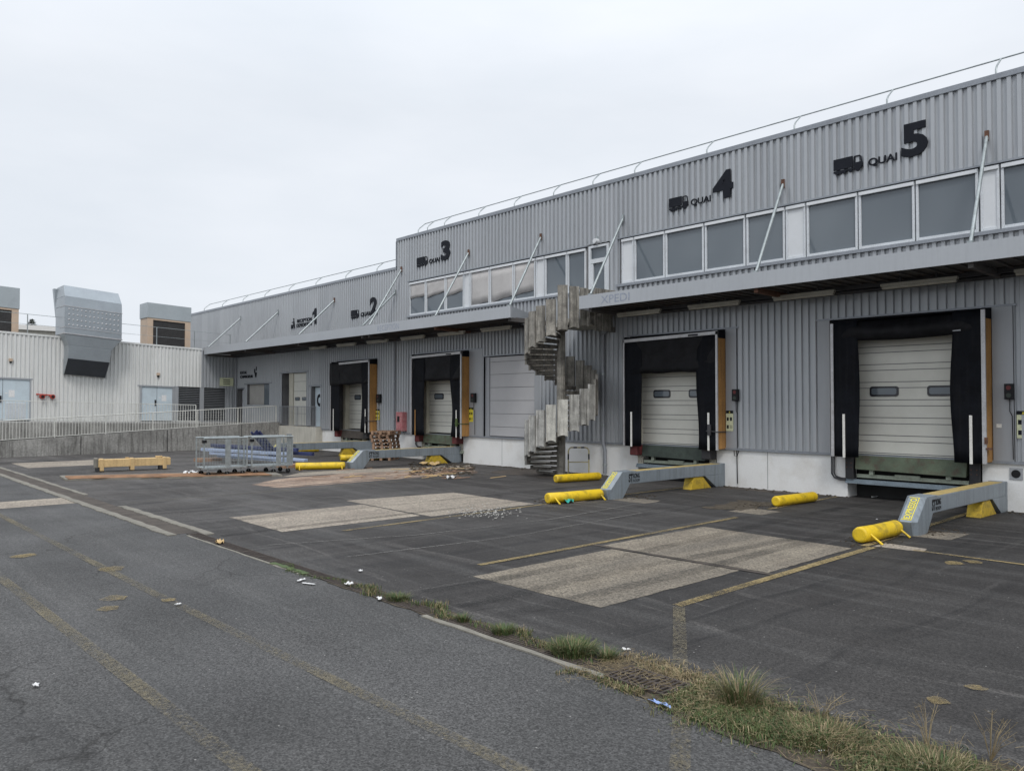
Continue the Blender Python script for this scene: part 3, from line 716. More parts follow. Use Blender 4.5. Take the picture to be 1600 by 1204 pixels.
text_bm(MB(), 'RECEPTION', -26.8, -25.3, 5.12, 5.34, 17.0, .003, -.01).build('faded_lettering', M['ghost'], canL)

# batten lights under the canopies
XLt = [-34.67, -32.06, -29.5, -26.91, -24.39, -21.82, -15.45, -12.90, -10.35, -7.67, -5.02, -2.4, .2]
bt = thing('batten_light', (0, 18.2, 4.9), '', 'strip light', 'strip lights under the canopies')
MB().box(.0, 1.6, 18.15, 18.25, 4.9, 4.96).build('housing', M['lamp_body'], bt)
MB().tube([(.03, 18.2, 4.875), (1.57, 18.2, 4.875)], .045, 10).build('diffuser', M['lamp_body'], bt)
for a in (.4, 1.16): MB().box(a, a + .04, 18.18, 18.22, 4.96, 5.09).build('hanger', M['steel_dark'], bt)
LBL = ['leftmost grimy strip light under the far left canopy', 'strip light under the canopy just left of the dock 2 header', 'strip light under the canopy above the right edge of the dock 2 shelter',
       'strip light under the canopy left of the dock 3 header', 'strip light under the canopy above the dock 3 header', 'strip light under the canopy above the plain grey shutter door',
       'strip light under the right canopy above the left edge of dock 4', 'strip light under the right canopy above the right edge of dock 4', 'strip light under the canopy between docks 4 and 5',
       'strip light under the canopy above the middle of dock 5', 'strip light under the canopy right of dock 5 cut by the photo edge', 'strip light further right beyond the photo edge', 'last strip light at the right end of the canopy']
for i, x in enumerate(XLt):
    q = bt if i == 0 else copy_tree(bt)
    q.location = (x, 18.2, 4.9 + (.0 if i < 6 else .01)); q['label'] = LBL[i]

# roof safety rails
def roof_rail(xs, zb, label):
    c = thing('roof_rail', (xs[0], Y, zb), label, 'safety rail')
    MB().tube([(xs[0], Y + .4, zb + .47), (xs[-1], Y + .4, zb + .47)], .017, 6).build('handrail', M['galv'], c)
    for x in xs: MB().tube([(x, Y + .05, zb - .02), (x, Y + .05, zb + .14), (x, Y + .12, zb + .24), (x, Y + .40, zb + .47)], .02, 6).build('post', M['galv'], c)
roof_rail([-26.95, -26.3, -25.15, -23.0, -21.0, -19.0, -17.2, -15.47, -12.86, -10.2, -7.85, -5.55, -3.2, -.8, 1.6, 4.0], 9.33, 'thin cranked safety rail along the tall right roof edge')
roof_rail([-50.3, -47.4, -44.4, -41.5, -38.6, -35.7, -32.8, -30.1, -28.5], 8.12, 'thin cranked safety rail along the lower left roof edge')

# ------------------------------------------------------------------ dock signs
def truck(mb, x0, x1, z0, z1, y):
    w, h = x1 - x0, z1 - z0; X = lambda u: x0 + u * w; Z = lambda v: z0 + v * h; t = .03
    mb.box(X(0), X(.66), y - t, y, Z(.32), Z(1)); mb.box(X(.0), X(.95), y - t, y, Z(.16), Z(.27))
    mb.box(X(.70), X(.74), y - t, y, Z(.27), Z(.97)); mb.box(X(.74), X(.90), y - t, y, Z(.9), Z(.97))
    mb.prism([(X(.90), y - t, Z(.97)), (X(.95), y - t, Z(.88)), (X(.98), y - t, Z(.58)), (X(.94), y - t, Z(.58)), (X(.92), y - t, Z(.82)), (X(.88), y - t, Z(.9))], (0, t, 0))
    mb.box(X(.74), X(.99), y - t, y, Z(.27), Z(.56)); mb.box(X(.97), X(1.0), y - t, y, Z(.2), Z(.3))
    for u in (.12, .24, .36, .58, .83):
        r = h * (.115 if u != .83 else .14)
        mb.tube([(X(u), y - t - .002, Z(.14)), (X(u), y, Z(.14))], r, 14)
def sign(dig, xd, xq, xt, z0, label):
    y = Y - .062
    s = thing('dock_sign', ((xt[0] + xd[1]) / 2, y, z0), label, 'dock sign')
    text_bm(MB(), dig, xd[0], xd[1], z0, z0 + .78, y, .035, .042).build('number', M['sign'], s)
    text_bm(MB(), 'QUAI', xq[0], xq[1], z0 - .03, z0 + .18, y, .025, .022).build('lettering', M['sign'], s)
    m_ = MB(); truck(m_, xt[0], xt[1], z0 - .06, z0 + .34, y); m_.build('truck_pictogram', M['sign'], s)
sign('5', (-7.48, -6.90), (-8.25, -7.58), (-9.10, -8.38), 7.94, 'largest looking dark sign QUAI 5 with lorry pictogram, rightmost above the biggest dock opening')
sign('4', (-12.58, -11.93), (-13.32, -12.65), (-14.08, -13.40), 7.94, 'dark sign QUAI 4 with lorry pictogram above the dock right of the spiral stair')
sign('3', (-25.20, -24.60), (-26.0, -25.28), (-26.85, -26.10), 7.94, 'dark sign QUAI 3 with lorry pictogram at the left corner of the raised wall')
sign('2', (-30.46, -29.86), (-31.24, -30.5), (-32.08, -31.40), 6.22, 'dark sign QUAI 2 on the lower wall, half hidden behind two crossing struts')
y = Y - .062
s = thing('dock_sign', (-36.5, y, 6.2), 'dark sign reading RECEPTION EXPEDITION 1 with a person pushing a trolley', 'dock sign')
MB().prism([(-35.58, y - .035, 6.2), (-35.40, y - .035, 6.2), (-35.40, y - .035, 6.98), (-35.54, y - .035, 6.98), (-35.62, y - .035, 6.86), (-35.78, y - .035, 6.78), (-35.78, y - .035, 6.66), (-35.58, y - .035, 6.72)], (0, .035, 0)).build('number', M['sign'], s)
text_bm(text_bm(MB(), 'RECEPTION', -37.42, -35.85, 6.40, 6.57, y, .025, .025), 'EXPEDITION', -37.48, -35.85, 6.17, 6.34, y, .025, .025).build('lettering', M['sign'], s)
mb = MB().tube([(-37.78, y - .03, 6.62), (-37.78, y, 6.62)], .05, 12)
mb.prism([(-37.82, y - .03, 6.56), (-37.74, y - .03, 6.56), (-37.70, y - .03, 6.36), (-37.66, y - .03, 6.14), (-37.72, y - .03, 6.14), (-37.77, y - .03, 6.33), (-37.84, y - .03, 6.14), (-37.90, y - .03, 6.14), (-37.82, y - .03, 6.36)], (0, .03, 0))
mb.box(-37.98, -37.8, y - .03, y, 6.44, 6.48).box(-38.08, -37.9, y - .03, y, 6.14, 6.34)
mb.build('person_pictogram', M['sign'], s)
s = thing('room_sign', (-43.4, y, 3.7), 'dark sign reading LOCAL CHARGEUR with a plug pictogram near the inner corner', 'sign')
text_bm(text_bm(MB(), 'LOCAL', -44.4, -43.5, 3.96, 4.12, y, .025, .03), 'CHARGEUR', -44.4, -42.65, 3.72, 3.88, y, .025, .03).build('lettering', M['sign'], s)
mb = MB().box(-42.5, -42.36, y - .03, y, 3.98, 4.2).box(-42.42, -42.2, y - .03, y, 3.86, 4.0).box(-42.26, -42.2, y - .03, y, 4.1, 4.32).box(-42.38, -42.24, y - .03, y, 3.74, 3.86)
mb.build('plug_pictogram', M['sign'], s)

# ------------------------------------------------------------------ dock shelters
def shelter(n, x0, x1, ztop, label, style):
    F = Y - .42; B = Y - .02; zb = 1.06
    s = thing('dock_shelter', ((x0 + x1) / 2, F, zb), label, 'dock shelter', 'dock shelters on the warehouse wall')
    cw = .62
    def curtain(a, b, z0, z1, sag):
        m_ = MB(); nx, nz = 6, 12; vs = []
        for j in range(nz + 1):
            for i in range(nx + 1):
                u, v = i / nx, j / nz
                xx = a + (b - a) * u + (sag * .03 * math.sin(v * 6 + n) * u)
                yy = F + .015 + .02 * math.sin(v * 7 + u * 3 + n) * u
                vs.append((xx, yy, z0 + (z1 - z0) * v))
        m_.add(vs, [(j * (nx + 1) + i, j * (nx + 1) + i + 1, (j + 1) * (nx + 1) + i + 1, (j + 1) * (nx + 1) + i) for j in range(nz) for i in range(nx)], True)
        o_ = m_.build('side_curtain', M['rubber'], s); md = o_.modifiers.new('s', 'SOLIDIFY'); md.thickness = .01
        return o_
    lo = zb - .06
    cwl = {5: .62, 4: .63, 3: .84, 2: .80}[n]
    cl = curtain(x0 + .05, x0 + .05 + cwl, lo, ztop - .05, 1 if n != 3 else 2); crr = curtain(x1 - .05, x1 - .05 - cw, lo, ztop - .05, -1 if n != 3 else -2)
    # guide strips
    for par, xx, mt in ((cl, x0 + .28, 'white' if n != 3 else 'foam'), (crr, x1 - .33, 'white')):
        MB().box(xx, xx + (.06 if n > 3 else .045), F - .02, F + .005, lo - .02, 2.02).build('guide_strip', M[mt], par, .008)
    # header curtain
    m_ = MB(); hb = 3.16 if n != 5 else 3.74; nx = 16; nz = 8; vs = []
    xa, xb = (x0 + .05, x1 - .05)
    for j in range(nz + 1):
        for i in range(nx + 1):
            u, v = i / nx, j / nz; z = ztop - .06 + (hb - ztop + .06) * v
            if n == 5:
                bul = .20 * math.sin(v * math.pi * .8) * (.55 + .45 * math.sin(u * math.pi)); z += -.08 * math.sin(u * math.pi) * v + .07 * v * (1 if 1 < i < nx - 1 else -.8)
                yy = F + .14 - bul + .012 * math.sin(u * 23 + v * 4)
            else: yy = F + .03 + .02 * math.sin(u * 11 + v * 5 + n) * v; z += .015 * math.sin(u * 17 + n) * v
            if n == 2: z += -.06 * (1 - u) * v; yy -= .08 * (1 - u) ** 3
            vs.append((xa + (xb - xa) * u, yy, z))
    m_.add(vs, [(j * (nx + 1) + i, j * (nx + 1) + i + 1, (j + 1) * (nx + 1) + i + 1, (j + 1) * (nx + 1) + i) for j in range(nz) for i in range(nx)], True)
    h = m_.build('header_curtain', M['header'], s); md = h.modifiers.new('s', 'SOLIDIFY'); md.thickness = .012
    if n == 5:
        m2 = MB()
        for u in (.28, .52, .82): xx = xa + (xb - xa) * u; m2.box(xx, xx + .16, F + .0, F + .02, 3.84, 3.87)
        m2.build('torn_edge', M['clad_flat'], h)
    # metal frame
    fr = MB(); w = .05
    fr.box(x0, x0 + w, F - .02, F + .02, lo, ztop - .1).box(x1 - w - .01, x1, F - .02, F + .02, lo - (.0 if n != 3 else .05), ztop - .04)
    if n != 5: fr.hexa([(x0, F - .02, ztop - .17), (x1, F - .02, ztop - .12), (x1, F + .03, ztop - .12), (x0, F + .03, ztop - .17)], [(x0, F - .02, ztop - .08), (x1, F - .02, ztop - .03), (x1, F + .03, ztop - .03), (x0, F + .03, ztop - .08)])
    if n == 5:
        fo = MB().box(x0, x0 + w + .02, F - .02, F + .02, lo, ztop - .1).build('frame_post', M['alu'], s); MB().box(x1 - w - .03, x1, F - .02, F + .02, lo, ztop - .04).build('frame_post', M['alu'], s)
    else: fo = fr.build('frame', M['alu'], s)
    if n in (3, 4):
        MB().box(x1 - .95, x1 - .62, F - .023, F - .02, ztop - .12, ztop - .07).build('brand_plate', M['black'], fo)
    # foam-filled side cheeks, black top cover
    for a, b in ((x0 + .005, x0 + .055), (x1 - .075, x1 - .005)):
        m_ = MB().box(a, b, F + .04, B, zb - .03, ztop - .22); m_.build('foam_side', M['foam'], s)
        MB().box(a - .002, b + .002, F + .035, B, ztop - .215, ztop).build('side_cap', M['rubber'], s)
    MB().hexa([(x0 + .06, F + .04, ztop - .06), (x1 - .08, F + .04, ztop - .03), (x1 - .08, B, ztop - .01), (x0 + .06, B, ztop - .01)],
              [(x0 + .06, F + .04, ztop - .04), (x1 - .08, F + .04, ztop - .01), (x1 - .08, B, ztop + .01), (x0 + .06, B, ztop + .01)]).build('top_cover', M['rubber'], s)
    # latch bar across the lower right foam
    if n != 5: MB().tube([(x1 - .35, F - .04, 1.52), (x1 + .01, F - .03, 1.5), (x1 + .012, B, 1.5)], .014, 6).box(x1 - .3, x1 - .2, F - .06, F - .02, 1.4, 1.7).build('latch_bar', M['steel_dark'] if n != 3 else M['g_green'], s)
    else: MB().box(x1 - .03, x1 + .03, F - .05, F - .02, 1.42, 1.56).box(x1 - .01, x1 + .08, F - .04, F + .1, 1.3, 1.34).build('latch_bar', M['rust'], s)
    return s
shelter(5, -9.05, -5.68, 4.30, 'large black dock shelter of dock 5 with sagging header and no top bar', 'a')
shelter(4, -15.55, -12.23, 4.28, 'black dock shelter of dock 4 right of the spiral stair with orange foam cheek', 'b')
shelter(3, -26.75, -23.44, 4.27, 'black dock shelter with bright orange cheek just left of the plain grey shutter', 'b')
shelter(2, -33.35, -29.94, 4.22, 'black dock shelter of dock 2 with drooping torn left curtain', 'b')

# ------------------------------------------------------------------ dock levellers
def leveller(n, a, b, mt, label, bl, br):
    s = thing('dock_leveller', ((a + b) / 2, Y, .4), label, 'dock leveller', 'dock levellers under the doors')
    la, lb = a + .24, b - .26
    m_ = MB()
    m_.hexa([(la + .02, Y - .16, .70), (lb - .02, Y - .16, .66), (lb, Y + .1, .74), (la, Y + .1, .78)], [(la, Y - .10, 1.03), (lb, Y - .10, 1.03), (lb, Y + .3, 1.05), (la, Y + .3, 1.05)])
    m_.build('lip_plate', mt, s, .012)
    MB().box(la, lb, Y - .03, Y + .06, .5, .585).box(la + .9, la + 1.45, Y - .05, Y, .55, .62).build('front_beam', M['palegreen'], s)
    MB().box(la + .33, la + .42, Y - .10, Y + .0, .585, .72).build('lip_support', M['palegreen'], s); MB().box(lb - .44, lb - .34, Y - .10, Y, .585, .72).build('lip_support', M['palegreen'], s)
    MB().box(a - .02, b + .05, Y - .06, Y + .04, .40, .455).box(a - .02, b + .05, Y - .09, Y - .06, .35, .40).build('sill_channel', M['bluegrey'] if n != 3 else M['palegreen'], s)
    for x0, x1, k in ((a + .0, a + .2, bl), (b - .22, b - .02, br)):
        mt2 = M['bumper'] if k == 'k' else M['redbumper']
        if k == 'k' and n == 5: MB().box(x0, x1, Y - .12, Y - .0, .46, 1.03).build('bumper', mt2, s, .01)
        else: MB().box(x0 - .06, x1 + .03, Y - .34, Y - .0, .72, 1.03).build('bumper', mt2, s, .03)
        bp = MB().box(x0, x1, Y - .02, Y + .0, .46, .72).build('bolt_plate', M['reveal'] if n != 5 else M['bumper'], s)
        m_ = MB()
        for dx in (.04, .15):
            for dz in (.52, .66) if n != 5 else (.74, .84):
                m_.tube([(x0 + dx, Y - (.03 if n != 5 else .13), dz), (x0 + dx, Y - (.015 if n != 5 else .11), dz)], .013, 8)
        m_.build('bolts', M['rust'], bp)
leveller(5, -8.86, -5.9, M['green'], 'mossy rust-flecked green leveller under dock 5 over an open pit', 'k', 'k')
leveller(4, -15.32, -12.55, M['darkgreen'], 'dark green leveller under dock 4 with a faded red bumper', 'r', 'k')
leveller(3, -26.55, -23.85, M['green'], 'plain green leveller under dock 3 with dark red bumpers', 'r', 'r')
leveller(2, -33.05, -30.3, M['brown'], 'dirty brown leveller under dock 2 behind the pallets', 'r', 'k')

# ------------------------------------------------------------------ wall fittings
def downpipe(pts, label, r=.055):
    t = thing('downpipe', pts[0], label, 'downpipe'); MB().tube(pts, r, 10).build('pipe', M['pipe'], t)
    for z in (1.6, 3.2, .35):
        for a, b in zip(pts, pts[1:]):
            if min(a[2], b[2]) < z < max(a[2], b[2]): k = (z - a[2]) / (b[2] - a[2]); q = Vector(a).lerp(Vector(b), k); MB().tube([q + Vector((0, 0, -.03)), q + Vector((0, 0, .03))], r + .012, 10).build('clamp', M['galv'], t)
yy = Y - .13
downpipe([(-28.42, yy, 5.0), (-28.42, yy, 1.1)], 'slim grey downpipe between docks 2 and 3', .045)
downpipe([(-16.2, yy, 5.0), (-16.2, yy, 4.7), (-16.62, yy, 4.45), (-16.62, yy, 1.05), (-16.54, yy, .8), (-16.54, yy, .08)], 'grey downpipe with an elbow between the spiral stair and dock 4', .06)
downpipe([(-44.85, yy, 5.0), (-44.85, yy, 1.3)], 'grey downpipe in the far inner corner', .05)
mb = MB().tube([(-9.22, Y - .06, 1.0), (-9.22, Y - .06, .55), (-9.16, Y - .06, .46), (-9.0, Y - .06, .42), (-8.87, Y - .06, .42)], .022, 8).tube([(-9.17, Y - .05, 1.0), (-9.17, Y - .05, .57), (-9.12, Y - .05, .49), (-8.98, Y - .05, .455), (-8.87, Y - .05, .455)], .018, 8)
tag(mb.build('cable_conduit', M['steel_dark']), 'curved pair of dark conduits under the left curtain of dock 5', 'conduit')
mb = MB().tube([(-26.9, Y - .06, 1.0), (-26.9, Y - .06, .6), (-26.8, Y - .06, .5), (-26.56, Y - .06, .5)], .03, 8)
tag(mb.build('cable_conduit', M['steel_dark']), 'curved dark conduit under the left curtain of dock 3', 'conduit')

def signal(x0, x1, z0, z1, label, lights=True):
    t = thing('traffic_light', ((x0 + x1) / 2, Y - .06, z0), label, 'signal box', 'dock signal boxes')
    MB().box(x0, x1, Y - .17, Y - .06, z0, z1).build('housing', M['black'], t, .01)
    cx = (x0 + x1) / 2; zc = (z0 + z1) / 2
    for dz, c in ((.08, 'redbumper'), (-.08, 'darkgreen')): MB().tube([(cx, Y - .178, zc + dz), (cx, Y - .165, zc + dz)], .048, 14).build('lens', M[c], t)
    MB().tube([(cx, Y - .1, z0), (cx, Y - .1, z0 - .25), (cx + .04, Y - .09, z0 - .35), (cx + .05, Y - .09, 1.1)], .009, 6).build('cable', M['black'], t)
signal(-5.42, -5.25, 2.36, 2.69, 'black signal box with red and green lenses right of dock 5')
signal(-11.96, -11.78, 2.34, 2.66, 'small black signal box with a looped cable right of dock 4')
signal(-23.22, -22.98, 2.32, 2.66, 'small black signal box right of dock 3 beside the grey shutter')
signal(-29.78, -29.5, 2.30, 2.68, 'small black signal box right of dock 2 above the pallets')
def notice(x0, x1, z0, z1, mt, label, y=Y - .066):
    t = thing('notice', ((x0 + x1) / 2, y, z0), label, 'notice', 'safety notices beside the docks')
    w, h = x1 - x0, z1 - z0
    p = MB().box(x0, x1, y - .004, y, z0, z1).build('notice_board', M[mt], t)
    MB().box(x0, x1, y - .006, y - .004, z1 - .14 * h, z1).build('header_strip', M['sign'], p); m_ = MB()
    for u, v in ((.1, .5), (.55, .5), (.1, .12)): m_.box(x0 + u * w, x0 + (u + .28) * w, y - .006, y - .004, z0 + v * h, z0 + (v + .17) * h)
    for k in range(3): m_.box(x0 + .5 * w, x0 + .9 * w, y - .006, y - .004, z0 + (.14 + .06 * k) * h, z0 + (.16 + .06 * k) * h)
    m_.build('printing', M['sign'], p)
    MB().prism([(x0 + .4 * w, y - .008, z1 - .12 * h), (x0 + .6 * w, y - .008, z1 - .12 * h), (x0 + .5 * w, y - .008, z1 - .02 * h)], (0, .002, 0)).build('warning_triangle', M['notice_y'], p)
notice(-12.20, -11.98, 1.52, 2.08, 'notice', 'pale notice with black header beside the orange foam right of the stair dock')
notice(-5.22, -4.98, 1.55, 2.12, 'notice', 'pale notice with black header at the right photo edge')
notice(-23.42, -23.17, 1.58, 2.12, 'notice_y', 'bright yellow notice between the orange foam cheek and the plain grey shutter')
notice(-30.0, -29.66, 1.55, 2.02, 'notice_y', 'bright yellow notice above the pallet stack')
tag(MB().box(-5.60, -5.50, Y - .068, Y - .06, 1.76, 1.84).build('label_plate', M['white']), 'tiny white square plate on the flat panel right of dock 5', 'label plate')
# hose cabinet
t = thing('hose_cabinet', (-28.0, Y - .3, 1.1), 'faded red hose cabinet on the wall between docks 2 and 3', 'cabinet')
MB().box(-28.02, -27.56, Y - .30, Y - .06, 1.12, 1.92).build('cabinet_body', M['red'], t, .01)
MB().box(-27.98, -27.62, Y - .312, Y - .30, 1.18, 1.88).build('cabinet_door', M['red'], t, .005)
MB().box(-27.90, -27.74, Y - .32, Y - .312, 1.5, 1.74).build('cabinet_window', M['black'], t)
# round vent in plinth
t = thing('plinth_vent', (-5.2, Y, .7), 'square white vent with round dark hole in the plinth right of dock 5', 'vent')
MB().box(-5.38, -5.14, Y - .02, Y - .001, .68, .92).build('vent_plate', M['clad_flat'], t); MB().tube([(-5.26, Y - .03, .8), (-5.26, Y - .021, .8)], .085, 20).build('vent_hole', M['black'], t)
mb = MB()
for x in (-14.2,): pass
cl = MB().tube([(-11.95, Y - .08, 1.0), (-11.93, Y - .1, .86), (-11.85, Y - .1, .84), (-11.80, Y - .08, 1.0)], .012, 6).tube([(-11.9, Y - .03, 1.0), (-11.88, Y - .03, .1)], .012, 6)
tag(cl.build('hanging_cable', M['black']), 'looped black cable under the cladding right of dock 4', 'cable')

# ------------------------------------------------------------------ guide beams
def guide_beam(x, label, y0=14.15, y1=19.0, w=.33):
    s = thing('guide_beam', (x, y0, 0), label, 'guide beam', 'steel guide beams beside the docks')
    a, b = x - w / 2, x + w / 2; zt, zb = .62, .33; c = .05
    m_ = MB()      # beam body with chamfered near end and raking front leg, one welded piece
    def pr_(p, xx0, xx1): m_.prism([(xx0, q[0], q[1]) for q in p], (xx1 - xx0, 0, 0))
    m_.box(a + .004, b - .004, y0 + .75, y1 - .12, zb, zt)
    m_.build('beam', M['beam'], s, .012)
    m_ = MB()      # front housing: faceted block
    A = [(a + .07, y0 + .0), (b - .07, y0 + .0), (b, y0 + .1), (b, y0 + .55), (a, y0 + .55), (a, y0 + .1)]
    lo = [(p[0], p[1] + .05, .0) for p in A]; mid = [(p[0], p[1] - .02, .24) for p in A]
    B = [(a + .06, y0 + .42), (b - .06, y0 + .42), (b, y0 + .50), (b, y0 + 1.0), (a, y0 + 1.0), (a, y0 + .50)]
    hi = [(p[0], p[1], .635) for p in B]
    mid[3] = (b, y0 + .70, .24); mid[4] = (a, y0 + .70, .24); lo[3] = (b, y0 + .5, 0); lo[4] = (a, y0 + .5, 0)
    vs = lo + mid + hi; fs = [tuple(range(6))[::-1], tuple(range(12, 18))]
    for k in (0, 6):
        for i in range(6): fs.append((k + i, k + (i + 1) % 6, k + 6 + (i + 1) % 6, k + 6 + i))
    m_.add(vs, fs); m_.build('front_leg', M['beam'], s, .006)
    m_ = MB().prism([(b - .0, y1 - .12, 0), (b, y1, 0), (b, y1, zt + .01), (b, y1 - .14, zt + .01), (b, y1 - .14, zb), (b, y1 - .95, zb - .0), (b, y1 - .42, 0)][::1], (-w, 0, 0))
    m_.build('rear_leg', M['beam'], s, .008)
    m_ = MB().prism([(a + .03, y1 - 1.55, 0), (a + .03, y1 - .62, 0), (a + .03, y1 - 1.02, zb - .004), (a + .03, y1 - 1.42, zb - .004)], (w - .06, 0, 0)); m_.build('yellow_foot', M['yellow_old'], s, .008)
    MB().box(a + .03, b - .03, y0 + 1.0, y1 - .2, zt, zt + .006).build('top_plate', M['beam_top'], s)
    # yellow framed word on the sloping front face
    n0 = Vector((x, y0 - .02, .24)); n1 = Vector((x, y0 + .42, .635)); d = (n1 - n0).normalized(); nn = Vector((0, -d.z, d.y))
    def onf(u, v, h): return Vector((x + u, 0, 0)) + Vector((0, n0.y, n0.z)) + d * v + nn * h
    m_ = MB()
    def rect(u0, u1, v0, v1): m_.hexa([onf(u0, v0, .0), onf(u1, v0, 0), onf(u1, v1, 0), onf(u0, v1, 0)], [onf(u0, v0, .006), onf(u1, v0, .006), onf(u1, v1, .006), onf(u0, v1, .006)])
    rect(.07, .085, .06, .56); rect(-.085, .085, .045, .06); rect(-.085, .085, .56, .572)
    tb = text_bm(MB(), 'EXPRESSO', 0, .47, 0, .11, 0, .004, .02)
    tv = [onf(.055 - q[2], .075 + q[0], .002 - q[1]) for q in tb.v]
    m_.add(tv, tb.f)
    m_.build('front_lettering', M['notice_y'], s)
    m_ = text_bm(MB(), 'ST', 0, .17, 0, .2, 0, .003, .03); m_ = text_bm(m_, 'RONG', .19, .46, .09, .2, 0, .003, .012); m_ = text_bm(m_, 'ROOM', .19, .46, 0, .065, 0, .003, .0)
    q = MB().add([(b + .002 - p[1], y0 + .72 + p[0] * .9, .375 + p[2]) for p in m_.v], m_.f); q.build('side_lettering', M['black'], s)
    return s
guide_beam(-5.59, 'grey guide beam beside dock 5 nearest the camera with yellow lettering on its sloped nose')
guide_beam(-12.45, 'grey guide beam beside dock 4 right of the spiral stair')
guide_beam(-24.12, 'grey guide beam beside dock 3 in front of the pallet stack')
guide_beam(-30.45, 'farthest grey guide beam beside dock 2 behind the yellow tube and pallets')

def wheel_tube(p, q, label, r=.12, feet=1):
    p, q = Vector((*p, r + .008)), Vector((*q, r + .008)); d = (q - p).normalized(); sd = Vector((d.y, -d.x, 0)) * feet
    s = thing('wheel_guide', (p.x, p.y, 0), label, 'wheel guide', 'yellow tubular wheel guides')
    k = (q - p).length
    bend = p + d * .45; p2 = p - sd * .05
    pts = [p2 - d * .005, p2, p2 + d * .03, bend, q - d * .06, q - d * .015, q]; rr = [r * .72, r * .93, r, r, r, r * .88, r * .6]
    MB().tube(pts, rr, 20).build('tube', M['yellow'], s)
    for c in (p + d * .12, q - d * .12) if feet else ():
        MB().tube([c + sd * r * .5 + Vector((0, 0, .02)), c + sd * (r + .14) - Vector((0, 0, r + .0))], .02, 8).build('foot', M['yellow'], s)
wheel_tube((-5.73, 12.80), (-5.71, 14.08), 'nearest and lowest yellow tube, at the lettered nose of the closest guide beam', .13)
wheel_tube((-9.06, 15.98), (-8.94, 17.5), 'yellow steel tube left of the dock 5 pit near a rusty stain', .115, 0)
wheel_tube((-12.72, 12.6), (-12.55, 14.2), 'yellow steel tube touching the nose of the dock 4 guide beam beside a teal rag')
wheel_tube((-15.98, 16.1), (-15.72, 17.7), 'yellow steel tube beside the faded hoop rail', .115, 0)
wheel_tube((-24.95, 12.6), (-24.25, 14.1), 'yellow tube right of the roll cages touching the nose of a guide beam')
wheel_tube((-27.7, 15.9), (-27.2, 17.6), 'short yellow tube just behind the nose of the dock 3 guide beam', .12, 0)
wheel_tube((-34.4, 16.6), (-33.9, 18.3), 'farthest yellow tube behind the roll cages', .1, 0)

# faded yellow hoop beside the stair
t = thing('hoop_barrier', (-17.6, 18.3, 0), 'faded yellow hoop rail with black bands standing beside the foot of the spiral stair', 'hoop barrier')
hy0, hy1 = Vector((-17.25, 17.95, 0)), Vector((-16.95, 18.55, 0))
a = Gp(883, 741); b = Gp(913, 741)
hx0, hx1 = Vector((-17.42, 18.12, 0)), Vector((-17.0, 18.62, 0))
def hp(u, z): q = hx0.lerp(hx1, u); return (q.x, q.y, z)
MB().tube([hp(0, 0), hp(0, .78), hp(.06, .85), hp(.14, .88), hp(.86, .88), hp(.94, .85), hp(1, .78), hp(1, 0)], .022, 8).tube([hp(0, .42), hp(1, .42)], .016, 8).build('hoop', M['hooprail'], t)
for q_ in ((hp(0, .5), hp(0, .68)), (hp(1, .5), hp(1, .68)), (hp(.25, .88), hp(.42, .88)), (hp(.62, .88), hp(.78, .88))): MB().tube(q_, .024, 8).build('black_band', M['black'], t)

# ------------------------------------------------------------------ spiral stair
SX, SY, RS, RISE = -17.25, 17.62, 1.10, .157
st = thing('spiral_staircase', (SX, SY, 0), 'weathered precast concrete spiral staircase rising to the upper door', 'staircase')
def thz(z): return -56 + 18 * (z - 1.3) / .157
def arc(c, r, a0, a1, n): return [(c[0] + r * math.cos(R(a0 + (a1 - a0) * i / n)), c[1] + r * math.sin(R(a0 + (a1 - a0) * i / n))) for i in range(n + 1)]
m_ = MB()
for k in range(31):
    m_.tube([(SX, SY, k * RISE), (SX, SY, k * RISE + RISE - .012)], .135, 16); m_.tube([(SX, SY, (k + 1) * RISE - .012), (SX, SY, (k + 1) * RISE)], .125, 16)
m_.build('centre_column', M['concrete_grimy'], st)
for k in range(1, 31):
    z = k * RISE; th = thz(z)
    p = arc((SX, SY), .12, th - 11, th + 9, 2); q = arc((SX, SY), RS - .02, th - 11, th + 9, 3)
    poly = [(x, y_, z - .115) for x, y_ in p] + [(x, y_, z - .115) for x, y_ in reversed(q)]
    MBs = MB().prism(poly, (0, 0, .115))
    so = MBs.build('step', M['concrete_black'], st, .012)
    if k < 8:
        e = R(th + 9); dx, dy = math.cos(e), math.sin(e)
        MB().bar((SX + dx * .34, SY + dy * .34, z - .018), (SX + dx * .95, SY + dy * .95, z - .018), .03, .03).build('nosing_strip', M['white'], so)
def panel(cx, cy, r, th, zb, zt, half=7.55, t=.045, mt='concrete_old'):
    m_ = MB(); n = 8; out = []; 
    for i in range(n + 1):
        u = i / n; a = th - half + 2 * half * u; e = abs(2 * u - 1)
        ro = r + (.030 if e > .8 else .0)
        zz = zb + .045 * (1 - e ** 2)
        out.append((a, ro, zz))
    vs = []
    for a, ro, zz in out:
        ca, sa = math.cos(R(a)), math.sin(R(a))
        for rr in (r - t, ro):
            for z in (zz, zt): vs.append((cx + ca * rr, cy + sa * rr, z))
    fs = []
    for i in range(n):
        o4, p4 = i * 4, (i + 1) * 4
        fs += [(o4, p4, p4 + 1, o4 + 1), (o4 + 2, o4 + 3, p4 + 3, p4 + 2), (o4, o4 + 2, p4 + 2, p4), (o4 + 1, p4 + 1, p4 + 3, o4 + 3)]
    fs += [(0, 1, 3, 2), (n * 4, n * 4 + 2, n * 4 + 3, n * 4 + 1)]
    m_.add(vs, fs)
    m_.build('balustrade_panel', M[random.choice(('concrete_old', 'concrete_old', 'concrete_grey'))] if mt == 'concrete_old' else M[mt], st)
